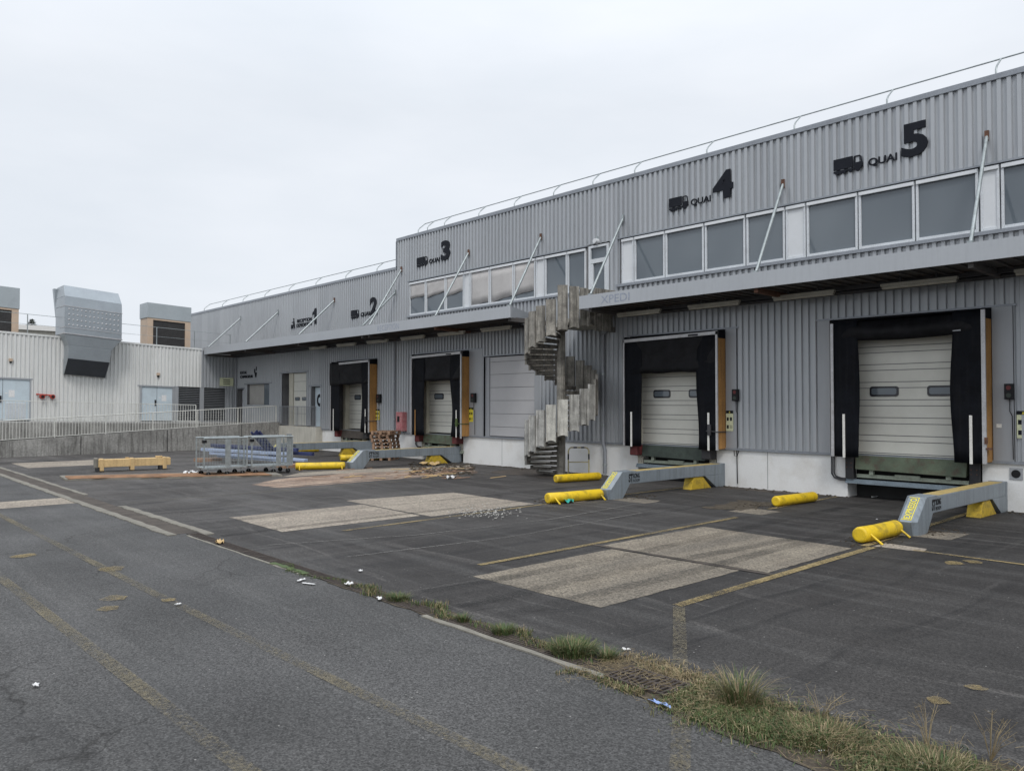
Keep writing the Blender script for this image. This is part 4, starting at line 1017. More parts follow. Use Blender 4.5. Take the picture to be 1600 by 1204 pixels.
for k in range(3, 29):
    z = k * RISE; th = thz(z) ; j = random.uniform(-.012, .012)
    panel(SX, SY, RS + .02, th, z - .13 + j, z + .98 + j, mt='concrete_old' if k < 13 else 'concrete_grimy')
ZL = 4.80
for i in range(4):      # raised guard at the landing
    panel(SX, SY, RS + .02, thz(29 * RISE) + 18 * i, ZL - .36 + .07 * i, ZL + 1.0 - .03 * i, mt='concrete_grimy')
for yb, ye in ((18.02, 18.33), (18.35, 18.66), (18.68, 18.96)):
    MB().box(-16.22, -16.17, yb, ye, ZL - .3, ZL + 1.0).build('balustrade_panel', M['concrete_grimy'], st, .01)
poly = [(x, y_, ZL - .15) for x, y_ in [(SX, SY)] + arc((SX, SY), RS - .02, -35, 55, 8) + [(-16.24, 18.93), (-17.7, 18.93), (-17.7, SY + .1)]]
MB().prism(poly, (0, 0, .15)).build('landing', M['concrete_old'], st)

# ------------------------------------------------------------------ pallets
def pallet():
    s = thing('pallet', (0, 0, 0), '', 'pallet', 'stacked wooden pallets'); 
    m_ = MB()
    for i in range(5): m_.box(-.6, .6, -.4 + i * .175, -.4 + i * .175 + .1, .122, .144)
    for x in (-.55, 0, .55): m_.box(x - .05, x + .05, -.4, .4, .10, .122)
    m_.build('deck_boards', M['wood'], s)
    m_ = MB()
    for x in (-.55, -.0, .55):
        for y in (-.35, 0, .35): m_.box(x - .05, x + .05, y - .05, y + .05, .022, .10)
    m_.build('blocks', M['wood'], s)
    m_ = MB()
    for y in (-.35, 0, .35): m_.box(-.6, .6, y - .05, y + .05, 0, .022)
    m_.build('runners', M['wood'], s)
    return s
pl = pallet(); PN = ['bottom', 'second from bottom', 'third from bottom', 'fourth from bottom', 'fifth from bottom', 'third from top', 'second from top', 'topmost']
px_, py_ = -27.25, 17.7
for i in range(8):
    q = pl if i == 0 else copy_tree(pl)
    q.location = (px_ + random.uniform(-.06, .06), py_ + random.uniform(-.04, .04), .15 * 0 + .146 * i + .003); q.rotation_euler.z = R(-52 + random.uniform(-4, 4))
    q['label'] = PN[i] + ' wooden pallet in the stack in front of the red hose cabinet'

# ------------------------------------------------------------------ roll cages
def wire_panel(m_, o_, u, v, lu, lv, su=.1, sv=.1, t=.006):
    o_, u, v = Vector(o_), Vector(u), Vector(v); k = 0
    while k <= lu + 1e-6: m_.bar(o_ + u * k, o_ + u * k + v * lv, t, t, upv=u.cross(v)); k += su
    k = 0
    while k <= lv + 1e-6: m_.bar(o_ + v * k, o_ + v * k + u * lu, t, t, upv=u.cross(v)); k += sv
def cage(loc, rz, label, plates):
    s = thing('roll_cage', (0, 0, 0), label, 'roll cage', 'metal roll cages beside the blue beams')
    L_, W_, H_ = 1.32, .8, 1.18; zb = .28
    m_ = MB()
    for y in (-W_ / 2, W_ / 2):
        for x in (-L_ / 2, L_ / 2): m_.box(x - .018, x + .018, y - .018, y + .018, zb, H_)
        m_.box(-L_ / 2, L_ / 2, y - .018, y + .018, zb - .04, zb)
    for x in (-L_ / 2, L_ / 2): m_.box(x - .018, x + .018, -W_ / 2 + .018, W_ / 2 - .018, zb - .04, zb)
    m_.build('cage_frame', M['galv'], s)
    m_ = MB()
    for y in (-W_ / 2, W_ / 2): m_.tube([(-L_ / 2 - .02, y, H_), (L_ / 2 + .02, y, H_)], .028, 8)
    m_.build('top_rail', M['galv'], s)
    m_ = MB()
    for y in (-W_ / 2, W_ / 2): wire_panel(m_, (-L_ / 2, y, zb), (1, 0, 0), (0, 0, 1), L_, H_ - zb - .04)
    wire_panel(m_, (L_ / 2, -W_ / 2, zb), (0, 1, 0), (0, 0, 1), W_, H_ - zb - .04)
    m_.build('wire_mesh', M['galv'], s)
    MB().box(-L_ / 2 + .02, L_ / 2 - .02, -W_ / 2 + .02, W_ / 2 - .02, zb - .02, zb - .0).build('base_plate', M['galv'], s)
    for x, y in plates: MB().box(x, x + .16, y, y + .02, zb + .02, H_ - .03 + (.12 if x > .45 else 0)).build('upright_plate', M['galv'], s)
    MB().box(-L_ / 2 - .06, -L_ / 2 + .06, -.46, -.36, H_ - .14, H_ - .05).build('coupling', M['black'], s, .01)
    for x in (-.55, 0.02, .5):
        for y in (-.36, .36):
            w_ = MB().tube([(x + .03, y - .018, .075), (x + .03, y + .018, .075)], .075, 16).build('wheel', M['black'], s)
            MB().bar((x + .03, y - .03, .075), (x - .01, y - .03, .2), .008, .025, upv=(0, 1, 0)).box(x - .03, x + .04, y - .03, y + .03, .19, .24).build('fork', M['galv'], w_)
    s.location = loc; s.rotation_euler.z = rz
cage((-24.62, 9.92, .01), R(86), 'left metal roll cage standing among blue beams', [(-.02, -.42)])
cage((-24.45, 11.38, .01), R(84), 'right metal roll cage with taller upright plates near the yellow tube', [(.12, -.42), (.48, -.38)])

# blue rack parts
g0, g1 = Gp(316, 720), Gp(470, 728)
def plank(p, q, w, h, mt, label, name='rack_beam', grp='blue and pale rack beams lying behind the roll cages'):
    o_ = MB().bar(p, q, w, h).build(name, mt, None, .006); return tag(o_, label, 'rack beam', grp)
d = (g1 - g0).normalized(); sd = Vector((-d.y, d.x, 0)) * 1
plank(g0 + Vector((0, 0, .46)) + sd * .0, g1 + Vector((0, 0, .42)) - d * .5, .16, .11, M['ltblue'], 'pale blue beam on top of the front of the pile')
plank(g0 + d * .5 + Vector((0, 0, .33)), g1 + d * .25 + Vector((0, 0, .22)), .2, .09, M['ltblue'], 'longest pale blue beam with its end sticking out to the right')
plank(g0 + d * .7 + Vector((0, 0, .21)) + sd * .2, g1 - d * .4 + Vector((0, 0, .16)), .2, .08, M['ltblue'], 'lower pale beam under the front of the pile')
plank(g0 + sd * .45 + Vector((0, 0, .60)), g1 + sd * .45 - d * .6 + Vector((0, 0, .55)), .12, .12, M['blue'], 'dark blue beam along the back of the pile')
plank(g0 + sd * .62 + Vector((0, 0, .47)), g1 + sd * .62 + Vector((0, 0, .4)), .14, .12, M['blue'], 'second dark blue beam low at the back of the pile')
tag(MB().box(g0.x - .1, g0.x + .5, g0.y - .3, g0.y + .6, 0, .12).build('timber_bearer', M['wood']), 'timber bearer under the left end of the blue beams', 'timber')
tag(MB().box(g1.x - .1, g1.x + .5, g1.y - .9, g1.y - .2, 0, .11).build('timber_bearer', M['wood']), 'timber bearer under the right end of the blue beams', 'timber')
t = thing('rack_frame', (-26.3, 12.3, 0), 'dark blue rack upright leaning over the pile between the roll cages', 'rack frame')
lt, lb = Gp(392, 727) + Vector((0, 0, 1.22)), Gp(428, 724) + Vector((0, 0, .12))
for off in (Vector((0, 0, 0)), Vector((.10, .26, .03))):
    MB().bar(lt + off, lb + off, .04, .07).build('rack_leg', M['blue'], t)
m_ = MB().bar(lt + Vector((.05, .13, .015)), lb + Vector((.05, .13, .015)), .2, .012, upv=(1, -.4, .6)); m_.build('bracing', M['blue'], t)

# ------------------------------------------------------------------ plywood crate
t = thing('pipe_crate', (-28.5, 8.5, 0), 'long low orange plywood crate strapped with bands lying left of the roll cages', 'crate')
c0, c1 = Vector((-28.75, 7.3, 0)), Vector((-28.35, 9.65, 0)); d = (c1 - c0).normalized(); L_ = (c1 - c0).length
sd = Vector((d.y, -d.x, 0))
def cb(m_, u0, u1, v0, v1, z0, z1):
    A = [c0 + d * u0 + sd * v0, c0 + d * u1 + sd * v0, c0 + d * u1 + sd * v1, c0 + d * u0 + sd * v1]
    return m_.hexa([(*p.xy, z0) for p in A], [(*p.xy, z1) for p in A])
cb(MB(), .12, L_ - .05, -.2, .2, .15, .40).build('crate_body', M['osb'], t, .01)
for u in (.16, 1.08, L_ - .3): cb(MB(), u, u + .12, -.23, .23, .0 + .03, .42).build('band', M['osb'], t, .008)
cb(MB(), -.0, .12, -.18, .18, .12, .45).build('end_cap', M['concrete'], t, .03)
cb(cb(MB(), .95, 1.05, -.12, .0, .40, .44), L_ - .5, L_ - .3, -.1, .1, .42, .46).build('top_block', M['osb'], t)
cb(cb(MB(), .05, .15, -.2, .2, 0, .12), L_ - .4, L_ - .3, -.2, .2, 0, .15).build('bearer', M['bumper'], t)

# low island with rusty grit
isl = thing('kerb_island', (-26, 8, 0), 'low kerbed island strip filled with rusty orange grit between the crate and the drain', 'kerb island')
I = [(-27.3, 5.95), (-24.6, 11.6), (-23.0, 11.2), (-25.9, 5.85)]
MB().prism([(x, y_, .001) for x, y_ in wob(I, .03, .5)], (0, 0, .055)).build('kerb', M['concrete'], isl)
I2 = [(-26.95, 6.0), (-24.5, 11.1), (-23.15, 10.9), (-25.9, 5.9)]
MB().prism([(x, y_, .05) for x, y_ in wob(I2, .05, .4)], (0, 0, .02)).build('grit_fill', M['orange_soil'], isl)

# ------------------------------------------------------------------ WHITE BUILDING on the left
XB = -45.0
def zl(z, yq): return z + (19 - yq) * (.018 + .0056 * (z - 1.22))
wb = thing('white_annex', (XB, 10, 0), 'low off-white ribbed building on the left with rooftop units', 'building')
HB = [(4.6, 8.55, 1.2, 3.16), (13.65, 15.4, 1.2, 3.1), (15.4, 18.32, 1.25, 3.12)]
mb = MB(); clad(mb, -14, 16.9, 1.2, 5.2, HB, XB, 'y', zl); mb.build('ribbed_wall', M['clad_white'], wb)
mb = MB(); clad(mb, 16.9, 18.95, 1.2, 5.2, HB, XB, 'y', zl); mb.build('grey_ribbed_wall', M['clad'], wb)
mb = MB()
def zbx(m_, x0, x1, y0, y1, z0, z1):
    return m_.hexa([(x0, y0, zl(z0, y0)), (x1, y0, zl(z0, y0)), (x1, y1, zl(z0, y1)), (x0, y1, zl(z0, y1))], [(x0, y0, zl(z1, y0)), (x1, y0, zl(z1, y0)), (x1, y1, zl(z1, y1)), (x0, y1, zl(z1, y1))])
zbx(mb, XB - 22, XB - .3, -14, 18.95, 0, 5.15); mb.build('rear_body', M['reveal_dark'], wb)
zbx(MB(), XB - 22, XB - .02, -14, 18.95, 5.15, 5.2).build('roof', M['roofing'], wb)
zbx(MB(), XB - .15, XB + .07, -14, 16.9, 5.2, 5.29).build('coping', M['clad_white'], wb)
zbx(MB(), XB - .3, XB + .02, -14, 18.95, 0, 1.2).build('plinth', M['concrete_wall'], wb)
def door2(y0, y1, z1, louv):
    ym = (y0 + y1) / 2
    m_ = MB(); zbx(m_, XB - .04, XB - .0, y0 + .02, ym - .01, 1.24, z1); zbx(m_, XB - .04, XB, ym + .01, y1 - .02, 1.24, z1)
    d_ = m_.build('double_door', M['paleblue'], wb)
    m_ = MB(); zbx(m_, XB - .06, XB + .05, y0 - .06, y0 + .02, 1.2, z1 + .06); zbx(m_, XB - .06, XB + .05, y1 - .02, y1 + .06, 1.2, z1 + .06); zbx(m_, XB - .06, XB + .06, y0 - .2, y1 + .1, z1, z1 + .07)
    m_.build('door_frame', M['clad_flat'], d_)
    zbx(MB(), XB, XB + .04, ym - .12, ym - .05, 2.05, 2.35).build('handle', M['black'], d_)
    m_ = MB(); zbx(m_, XB, XB + .005, ym + .25, ym + .5, 2.3, 2.62); zbx(m_, XB, XB + .005, ym + .1, ym + .2, 2.45, 2.5); m_.build('paper_sign', M['paper'], d_)
    if louv:
        m_ = MB(); 
        for i in range(8): zbx(m_, XB, XB + .02, ym + .15, y1 - .2, 1.35 + i * .09, 1.35 + i * .09 + .06)
        for i in range(8): zbx(m_, XB, XB + .02, y0 + .2, ym - .15, 1.35 + i * .09, 1.35 + i * .09 + .06)
        m_.build('door_louvre', M['wframe'], d_)
    return d_
door2(6.2, 8.5, 3.12, True); d_ = door2(13.7, 15.34, 3.04, False)
zbx(MB(), XB - .05, XB + .0, 4.6, 6.1, 1.2, 3.16).build('flat_panel', M['clad_white'], wb)
m_ = MB()
for a, b in ((15.4, 15.66), (16.84, 17.07), (18.3, 18.4)): zbx(MB(), XB - .04, XB + .03, a, b, 1.22, 3.12).build('louvre_post', M['clad_flat'], wb)
for a, b in ((15.66, 16.84), (17.07, 18.3)):
    m_ = MB()
    for i in range(19):
        z = 1.27 + i * .097
        m_.hexa([(XB - .09, a, zl(z + .05, a)), (XB + .0, a, zl(z, a)), (XB + .0, b, zl(z, b)), (XB - .09, b, zl(z + .05, b))], [(XB - .09, a, zl(z + .06, a)), (XB + .0, a, zl(z + .025, a)), (XB + .0, b, zl(z + .025, b)), (XB - .09, b, zl(z + .06, b))])
    m_.build('louvre', M['louver'], wb)
zbx(MB(), XB - .25, XB - .15, 15.4, 18.3, 1.2, 3.1).build('louvre_back', M['pit'], wb)
# sign with arrow shape by the corner
t = thing('direction_sign', (XB + .06, 18.2, 3.3), 'small cream direction sign with dark printing near the inner corner', 'sign')
MB().box(XB + .05, XB + .07, 17.95, 18.75, 3.28, 3.75).build('sign_board', M['notice'], t)
m_ = MB()
for k in range(3): m_.box(XB + .07, XB + .074, 18.15, 18.55, 3.38 + .11 * k, 3.42 + .11 * k)
m_.build('printing', M['sign'], t)
# lamps and hydrant inlet
for (yq, z, lb_) in ((7.65, 4.0, 'small beige lamp on the white building above the left double door'), (14.55, 3.72, 'small beige lamp on the white building above the right double door')):
    t = thing('wall_light', (XB + .05, yq, zl(z, yq)), lb_, 'wall lamp')
    MB().box(XB + .04, XB + .14, yq - .08, yq + .08, zl(z, yq) - .07, zl(z, yq) + .07).build('lamp_body', M['beige_unit'], t, .01)
    MB().box(XB + .04, XB + .1, yq - .05, yq + .05, zl(z, yq) - .16, zl(z, yq) - .08).build('lens', M['black'], t)
t = thing('fire_inlet', (XB + .1, 9.3, 2.6), 'pair of red fire hose inlets on the white wall right of the left double door', 'hose inlet')
MB().tube([(XB + .1, 8.75, 2.72), (XB + .1, 9.55, 2.66)], .035, 8).build('pipe', M['hydrant'], t)
for yq in (9.0, 9.45): MB().tube([(XB + .02, yq, 2.6), (XB + .28, yq, 2.6)], .11, 14).build('coupling', M['hydrant'], t); MB().tube([(XB + .281, yq, 2.6), (XB + .3, yq, 2.6)], .07, 14).build('cap', M['black'], t)

# ducts
t = thing('ventilation_duct', (XB + .4, 11, 4), 'big galvanised duct with dimpled plate hanging over the edge of the white roof', 'duct')
def zs(z, yq): return z + (11.1 - yq) * .075
def dbx(m_, X0, X1, y0, y1, z0, X2, X3, y2, y3, z1):
    lo = [(X0, y0), (X1, y0), (X1, y1), (X0, y1)]; hi = [(X2, y2), (X3, y2), (X3, y3), (X2, y3)]
    return m_.hexa([(a, b, zs(z0, b)) for a, b in lo], [(a, b, zs(z1, b)) for a, b in hi])
fx, bx = XB + 1.0, XB + .08
m_ = MB(); dbx(m_, bx, fx - .05, 9.95, 11.85, 4.42, bx, fx, 9.95, 11.95, 5.08)
dbx(m_, bx, fx, 9.95, 11.95, 5.085, bx, fx + .05, 9.75, 12.4, 5.62); m_.build('lower_body', M['galv_duct'], t, .01)
m_ = MB(); dbx(m_, bx - .9, fx + .05, 9.75, 12.4, 5.65, bx - .9, fx + .05, 9.75, 12.4, 7.02); dbx(m_, bx - .9, fx + .05, 9.75, 12.4, 7.03, bx - .9, fx - .0, 9.75, 12.4, 7.5)
dbx(m_, bx - .9, fx - .0, 9.75, 12.4, 7.505, bx - .9, fx - .45, 9.80, 12.35, 8.1); m_.build('upper_body', M['galv_duct'], t, .01)
m_ = MB(); dbx(m_, bx - .02, fx + .08, 9.72, 12.43, 5.63, bx - .02, fx + .08, 9.72, 12.43, 5.68)
dbx(m_, bx, fx + .07, 9.73, 12.42, 5.95, bx, fx + .07, 9.73, 12.42, 5.975); dbx(m_, bx, fx + .07, 9.73, 12.42, 7.0, bx, fx + .07, 9.73, 12.42, 7.03); m_.build('flange', M['alu'], t)
m_ = MB()
for j in range(4):
    for i in range(13):
        yq = 9.95 + i * .19; z = zs(6.1 + j * .26, yq); m_.tube([(fx + .05, yq, z), (fx + .075, yq, z)], [.045, .02], 8)
m_.build('dimples', M['alu'], t)
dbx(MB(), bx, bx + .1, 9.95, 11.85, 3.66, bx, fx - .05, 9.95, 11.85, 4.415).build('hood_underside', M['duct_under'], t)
m_ = MB()
for yq in (9.94, 11.86):
    m_.hexa([(bx, yq - .01, zs(3.64, yq)), (bx + .14, yq - .01, zs(3.64, yq)), (bx + .14, yq + .01, zs(3.64, yq)), (bx, yq + .01, zs(3.64, yq))], [(bx, yq - .01, zs(4.42, yq)), (fx - .03, yq - .01, zs(4.42, yq)), (fx - .03, yq + .01, zs(4.42, yq)), (bx, yq + .01, zs(4.42, yq))])
m_.build('hood_cheek', M['galv_duct'], t)
dbx(MB(), bx - 1.2, bx - .91, 9.8, 10.3, 6.6, bx - 1.25, bx - .91, 9.66, 10.3, 8.05).build('rear_cowl', M['galv_duct'], t)

def roof_unit(y0, y1, label, z0=5.3, z1=7.75, zm=6.92):
    t = thing('rooftop_unit', (XB - 1.6, (y0 + y1) / 2, z0), label, 'rooftop unit', 'rooftop air units on the white building')
    x1, x0 = XB - 1.0, XB - 2.3; yc = (y0 + y1) / 2
    def zz(z, q): return z + (yc - q) * .045
    def b_(m_, a, b, c, d, e, f): return m_.hexa([(a, c, zz(e, c)), (b, c, zz(e, c)), (b, d, zz(e, d)), (a, d, zz(e, d))], [(a, c, zz(f, c)), (b, c, zz(f, c)), (b, d, zz(f, d)), (a, d, zz(f, d))])
    b_(MB(), x0, x1 + .03, y0 - .03, y1 + .03, zm, z1).build('metal_cap', M['galv_plain'], t, .01)
    m_ = MB(); b_(m_, x0, x1 - .08, y0 + .02, y1 - .02, z0, zm); b_(m_, x1 - .08, x1, y0, y0 + .3, z0, zm); b_(m_, x1 - .08, x1, y1 - .3, y1, z0, zm); b_(m_, x1 - .08, x1, y0 + .3, y1 - .3, zm - .1, zm)
    m_.build('beige_casing', M['beige_unit'], t)
    m_ = MB(); b_(m_, x1 - .079, x1 - .07, y0 + .3, y1 - .3, z0, zm - .1); b_(m_, x1 - .07, x1 - .05, yc - .02, yc + .02, z0, zm - .1)
    k = z0 + .05
    while k < zm - .12: b_(m_, x1 - .07, x1 - .055, y0 + .3, y1 - .3, k, k + .02); k += .07
    m_.build('intake_grille', M['grille'], t)
roof_unit(14.3, 16.65, 'beige rooftop unit with dark grille and metal cap right of the big duct', 5.4, 7.82, 6.98)
roof_unit(5.6, 8.15, 'beige rooftop unit with dark grille cut by the left edge of the photo', 5.6, 8.1, 7.05)

def rail_run(name, P, h, label, spacing, post_every, mt, top_r=.02, mid=False, org=None, bars=True):
    """P: list of (x,y,z) base points; vertical bars between a bottom and a top rail"""
    t = thing(name, P[0], label, 'railing')
    MB().tube([(x, y_, z + h) for x, y_, z in P], top_r, 8).build('top_rail', mt, t)
    MB().tube([(x, y_, z + (.06 if bars else h * .5)) for x, y_, z in P], top_r * .7, 6).build('bottom_rail' if bars else 'middle_rail', mt, t)
    m_ = MB(); L = 0; nextb = 0; np_ = 0
    posts = []
    for (a, b) in zip(P, P[1:]):
        a, b = Vector(a), Vector(b); l_ = (b - a).length; k = nextb
        while k < l_:
            q = a.lerp(b, k / l_)
            if bars: m_.box(q.x - .008, q.x + .008, q.y - .008, q.y + .008, q.z + .06, q.z + h)
            k += spacing
        nextb = k - l_
    if bars: m_.build('bars', mt, t)
    a = 0
    for (p, q) in zip(P, P[1:]):
        p, q = Vector(p), Vector(q); n = max(1, round((q - p).length / post_every))
        for i in range(n + 1):
            r_ = p.lerp(q, i / n); MB().box(r_.x - .02, r_.x + .02, r_.y - .02, r_.y + .02, r_.z - .06, r_.z + h).build('post', mt, t)
    return t
def zr(yq): return .75 + (yq - 7.7) * .0516
XRt = -38.85
rail_run('ramp_railing', [(XRt, -6, zr(-6) + .0), (XRt, 18.5, zr(18.5) - .02)], .86, 'pale steel railing on top of the stained ramp wall descending to the left', .125, 2.0, M['rail'])
rail_run('platform_railing', [(-40.6, -6, 1.72), (-40.6, 6.5, 1.52), (-40.6, 15.0, 1.32)], .87, 'thin pale railing along the upper walkway of the white building', .125, 2.6, M['rail'], .014)
rail_run('door_railing', [(XRt + .05, 18.68, 1.12), (-34.95, 18.68, 1.12)], 1.0, 'grey barred railing in front of the roller door and the pale blue C door', .16, 2.0, M['pipe'], .018)
rail_run('roof_railing', [(XB - .1, -8, zl(5.25, -8)), (XB - .1, 18.6, zl(5.25, 18.6))], 1.0, 'thin wire guard rail along the white building roof', .5, 2.0, M['galv'], .012, bars=False)

# ramp, retaining wall, walkway
m_ = MB().hexa([(-39.0, -8, 0), (-38.78, -8, 0), (-38.78, 19, 0), (-39.0, 19, 0)], [(-39.0, -8, zr(-8)), (-38.78, -8, zr(-8)), (-38.78, 18.65, zr(18.65)), (-39.0, 18.65, zr(18.65))])
rw = thing('retaining_wall', (-38.9, 8, 0), 'stained grey concrete retaining wall of the ramp in front of the white building', 'retaining wall')
m_.build('wall_body', M['concrete_wall'], rw)
m_ = MB()
for yq in (9.3, 13.0, 16.6, 5.0): m_.box(-38.779, -38.774, yq, yq + .03, .0, zr(yq) - .01)
m_.build('joint', M['pit'], rw)
m_ = MB().hexa([(-40.5, -8, -.1), (-39.0, -8, -.1), (-39.0, 18.9, -.1), (-40.5, 18.9, -.1)], [(-40.5, -8, zr(-8) - .06), (-39.0, -8, zr(-8) - .06), (-39.0, 18.9, zr(18.6) - .08), (-40.5, 18.9, zr(18.6) - .08)])
tag(m_.build('ramp', M['platform']), kind='structure')
m_ = MB().hexa([(XB + .02, -14, 0), (-40.5, -14, 0), (-40.5, 18.95, 0), (XB + .02, 18.95, 0)], [(XB + .02, -14, zl(1.2, -14)), (-40.5, -14, zl(1.2, -14)), (-40.5, 18.95, 1.2), (XB + .02, 18.95, 1.2)])
tag(m_.build('walkway', M['concrete_wall']), kind='structure')

# distant house and conifer
t = thing('distant_house', (-72, 13, 0), 'small pale house roof peeping over the white building at far left', 'house')
MB().box(-76, -70, 11.3, 16.3, 0, 7.9).build('wall', M['plinth_end'], t)
MB().prism([(-76.3, 11.0, 7.9), (-69.7, 11.0, 7.9), (-73, 11.8, 8.55)], (0, 5.4, 0)).build('roof', M['board'], t)
t = thing('conifer', (-78, 14.8, 0), 'dark little conifer top behind the white building at far left', 'tree')
MB().tube([(-78, 14.8, 0), (-78, 14.8, 9.3)], [.25, .03], 8).build('trunk', M['bark'], t)
m_ = MB()
for i in range(1500):
    z = random.uniform(4.5, 9.5); rr = (9.7 - z) * .34 * random.uniform(.3, 1.1) * (1 + .35 * math.sin(z * 5)); a = random.uniform(0, 6.28)
    p = Vector((-78 + rr * math.cos(a), 14.8 + rr * math.sin(a), z)); q = p + Vector((math.cos(a) * .2, math.sin(a) * .2, random.uniform(-.12, .05))); s_ = Vector((-math.sin(a), math.cos(a), .2)) * .07
    m_.add([p - s_, p + s_, q], [(0, 1, 2)])
m_.build('crown', M['needles'], t)

# ------------------------------------------------------------------ grass and weeds
sheet_obj('soil_strip', wob([(-4.6, 4.86), (-3.5, 4.78), (-1.2, 4.62), (4, 4.5), (4, 5.75), (-1.2, 5.68), (-2.6, 5.5), (-3.6, 5.52), (-4.65, 5.42)], .05, .15), .006, M['soil'])
sheet_obj('soil_strip', wob([(-9, 5.0), (-4.6, 4.99), (-4.6, 5.30), (-9, 5.24)], .03, .2), .0065, M['soil'])
sheet_obj('moss_patch', wob([(-10.6, 4.97), (-9.6, 4.97), (-9.6, 5.08), (-10.6, 5.06)], .02, .1), .014, M['g_green'])
def blades(mb, n, xr, yr, h, lean, mats, w=.004, dens=None):
    for i in range(n):
        x = random.uniform(*xr); y_ = random.gauss(sum(yr) / 2 + .07 * math.sin(x * 4.1) + .05 * math.sin(x * 9.7 + 1), (yr[1] - yr[0]) / 4)
        if dens and random.random() > dens(x): continue
        hh = random.uniform(*h) * (.6 + .5 * abs(math.sin(x * 3.1 + 1.3))); a = random.uniform(0, 6.28); le = random.uniform(.1, lean) * hh
        dx, dy = math.cos(a), math.sin(a); sx, sy = -dy * w, dx * w
        if random.random() < .5: sx *= 1.5; sy *= 1.5
        b = (x, y_, .004); m1 = (x + dx * le * .35, y_ + dy * le * .35, hh * .6); t_ = (x + dx * le, y_ + dy * le, hh * (1 - .35 * le / hh))
        mb.cur = random.choices(range(len(mats)), mats)[0]
        mb.add([(b[0] - sx, b[1] - sy, b[2]), (b[0] + sx, b[1] + sy, b[2]), (m1[0] + sx * .8, m1[1] + sy * .8, m1[2]), (m1[0] - sx * .8, m1[1] - sy * .8, m1[2]), t_], [(0, 1, 2, 3), (3, 2, 4)])
GM = [M['g_green'], M['g_olive'], M['g_dry']]
mb = MB()
blades(mb, 24000, (-3.75, 1.5), (4.80, 5.54), (.02, .085), 2.2, (5, 7, 2), .0026, lambda x: .45 + .55 * (math.sin(x * 5.3) * math.sin(x * 2.1 + 1) > -.25))
blades(mb, 5000, (-3.4, -2.5), (4.72, 5.2), (.02, .07), 1.0, (8, 3, 1), .0024)
blades(mb, 1600, (-4.65, -3.6), (5.26, 5.62), (.02, .06), 1.2, (1, 2, 9), .0025)
blades(mb, 900, (-4.7, -3.9), (4.75, 4.95), (.02, .06), 1.0, (3, 4, 3), .0025)
blades(mb, 3400, (-8.6, -4.6), (5.08, 5.30), (.02, .085), .8, (6, 3, 3), .003, lambda x: .25 + .6 * (math.sin(x * 4.3) > -.1))
blades(mb, 900, (-10.6, -9.5), (4.95, 5.1), (.01, .03), .8, (8, 2, 0), .003)
blades(mb, 500, (-9.6, -8.4), (5.02, 5.15), (.01, .04), .8, (8, 2, 0), .003)
tag(mb.build('grass_verge', GM), kind='stuff')
mb = MB()      # dead stems and clippings lying on the strip
for i in range(2600):
    x = random.uniform(-4.7, 1.5); y_ = random.gauss(5.2, .22); a = random.uniform(0, 3.14); l_ = random.uniform(.03, .14); w = .0018
    p = Vector((x, y_, .02 + random.random() * .02)); q = p + Vector((math.cos(a) * l_, math.sin(a) * l_, random.uniform(-.01, .02)))
    mb.bar(p, q, w, w)
tag(mb.build('dead_straw', M['g_dry']), kind='stuff')
def tuft(x, y_, r, h, n, mats, label, w=.0035):
    m_ = MB()
    for i in range(n):
        a = random.uniform(0, 6.28); rr = r * math.sqrt(random.random()); bx_, by_ = x + rr * math.cos(a), y_ + rr * math.sin(a)
        a2 = a + random.uniform(-.6, .6); hh = h * random.uniform(.45, 1.1); le = hh * random.uniform(.25, 1.1); dx, dy = math.cos(a2), math.sin(a2); sx, sy = -dy * w, dx * w
        pts = [(bx_ + dx * le * u ** 1.6, by_ + dy * le * u ** 1.6, .005 + hh * (u - .35 * u ** 3 * le / hh)) for u in (0, .35, .7, 1)]
        m_.cur = random.choices(range(3), mats)[0]
        vs = []
        for k, p in enumerate(pts): q = 1 - .28 * k; vs += [(p[0] - sx * q, p[1] - sy * q, p[2]), (p[0] + sx * q, p[1] + sy * q, p[2])]
        m_.add(vs, [(0, 1, 3, 2), (2, 3, 5, 4), (4, 5, 7, 6)])
    o_ = m_.build('grass_tuft', GM, None, 0, (x, y_, 0)); return tag(o_, label, 'grass tuft', 'grass tufts along the drain')
def mv_(o): return o
tuft(-3.32, 5.30, .15, .26, 420, (5, 3, 5), 'tallest straw and green grass tuft just right of the square gully grate')
tuft(-4.98, 5.25, .21, .13, 1100, (9, 3, 1), 'broad lush green tuft by the slot drain left of the gully grate')
tuft(-4.65, 5.33, .08, .12, 260, (8, 3, 1), 'small green tuft closest to the left side of the gully grate')
tuft(-5.85, 5.16, .10, .11, 320, (9, 3, 1), 'green tuft halfway along the slot drain')
tuft(-6.45, 5.14, .06, .10, 200, (9, 3, 1), 'little green tuft left of the halfway one on the slot drain')
tuft(-7.65, 5.15, .13, .09, 320, (9, 4, 1), 'flat green tuft near the white cup litter')
tuft(-1.9, 5.2, .26, .11, 700, (5, 6, 4), 'low olive tuft near the bottom right corner of the photo')
tuft(-2.6, 5.15, .28, .09, 700, (4, 6, 5), 'low olive tuft in the middle of the weedy verge')
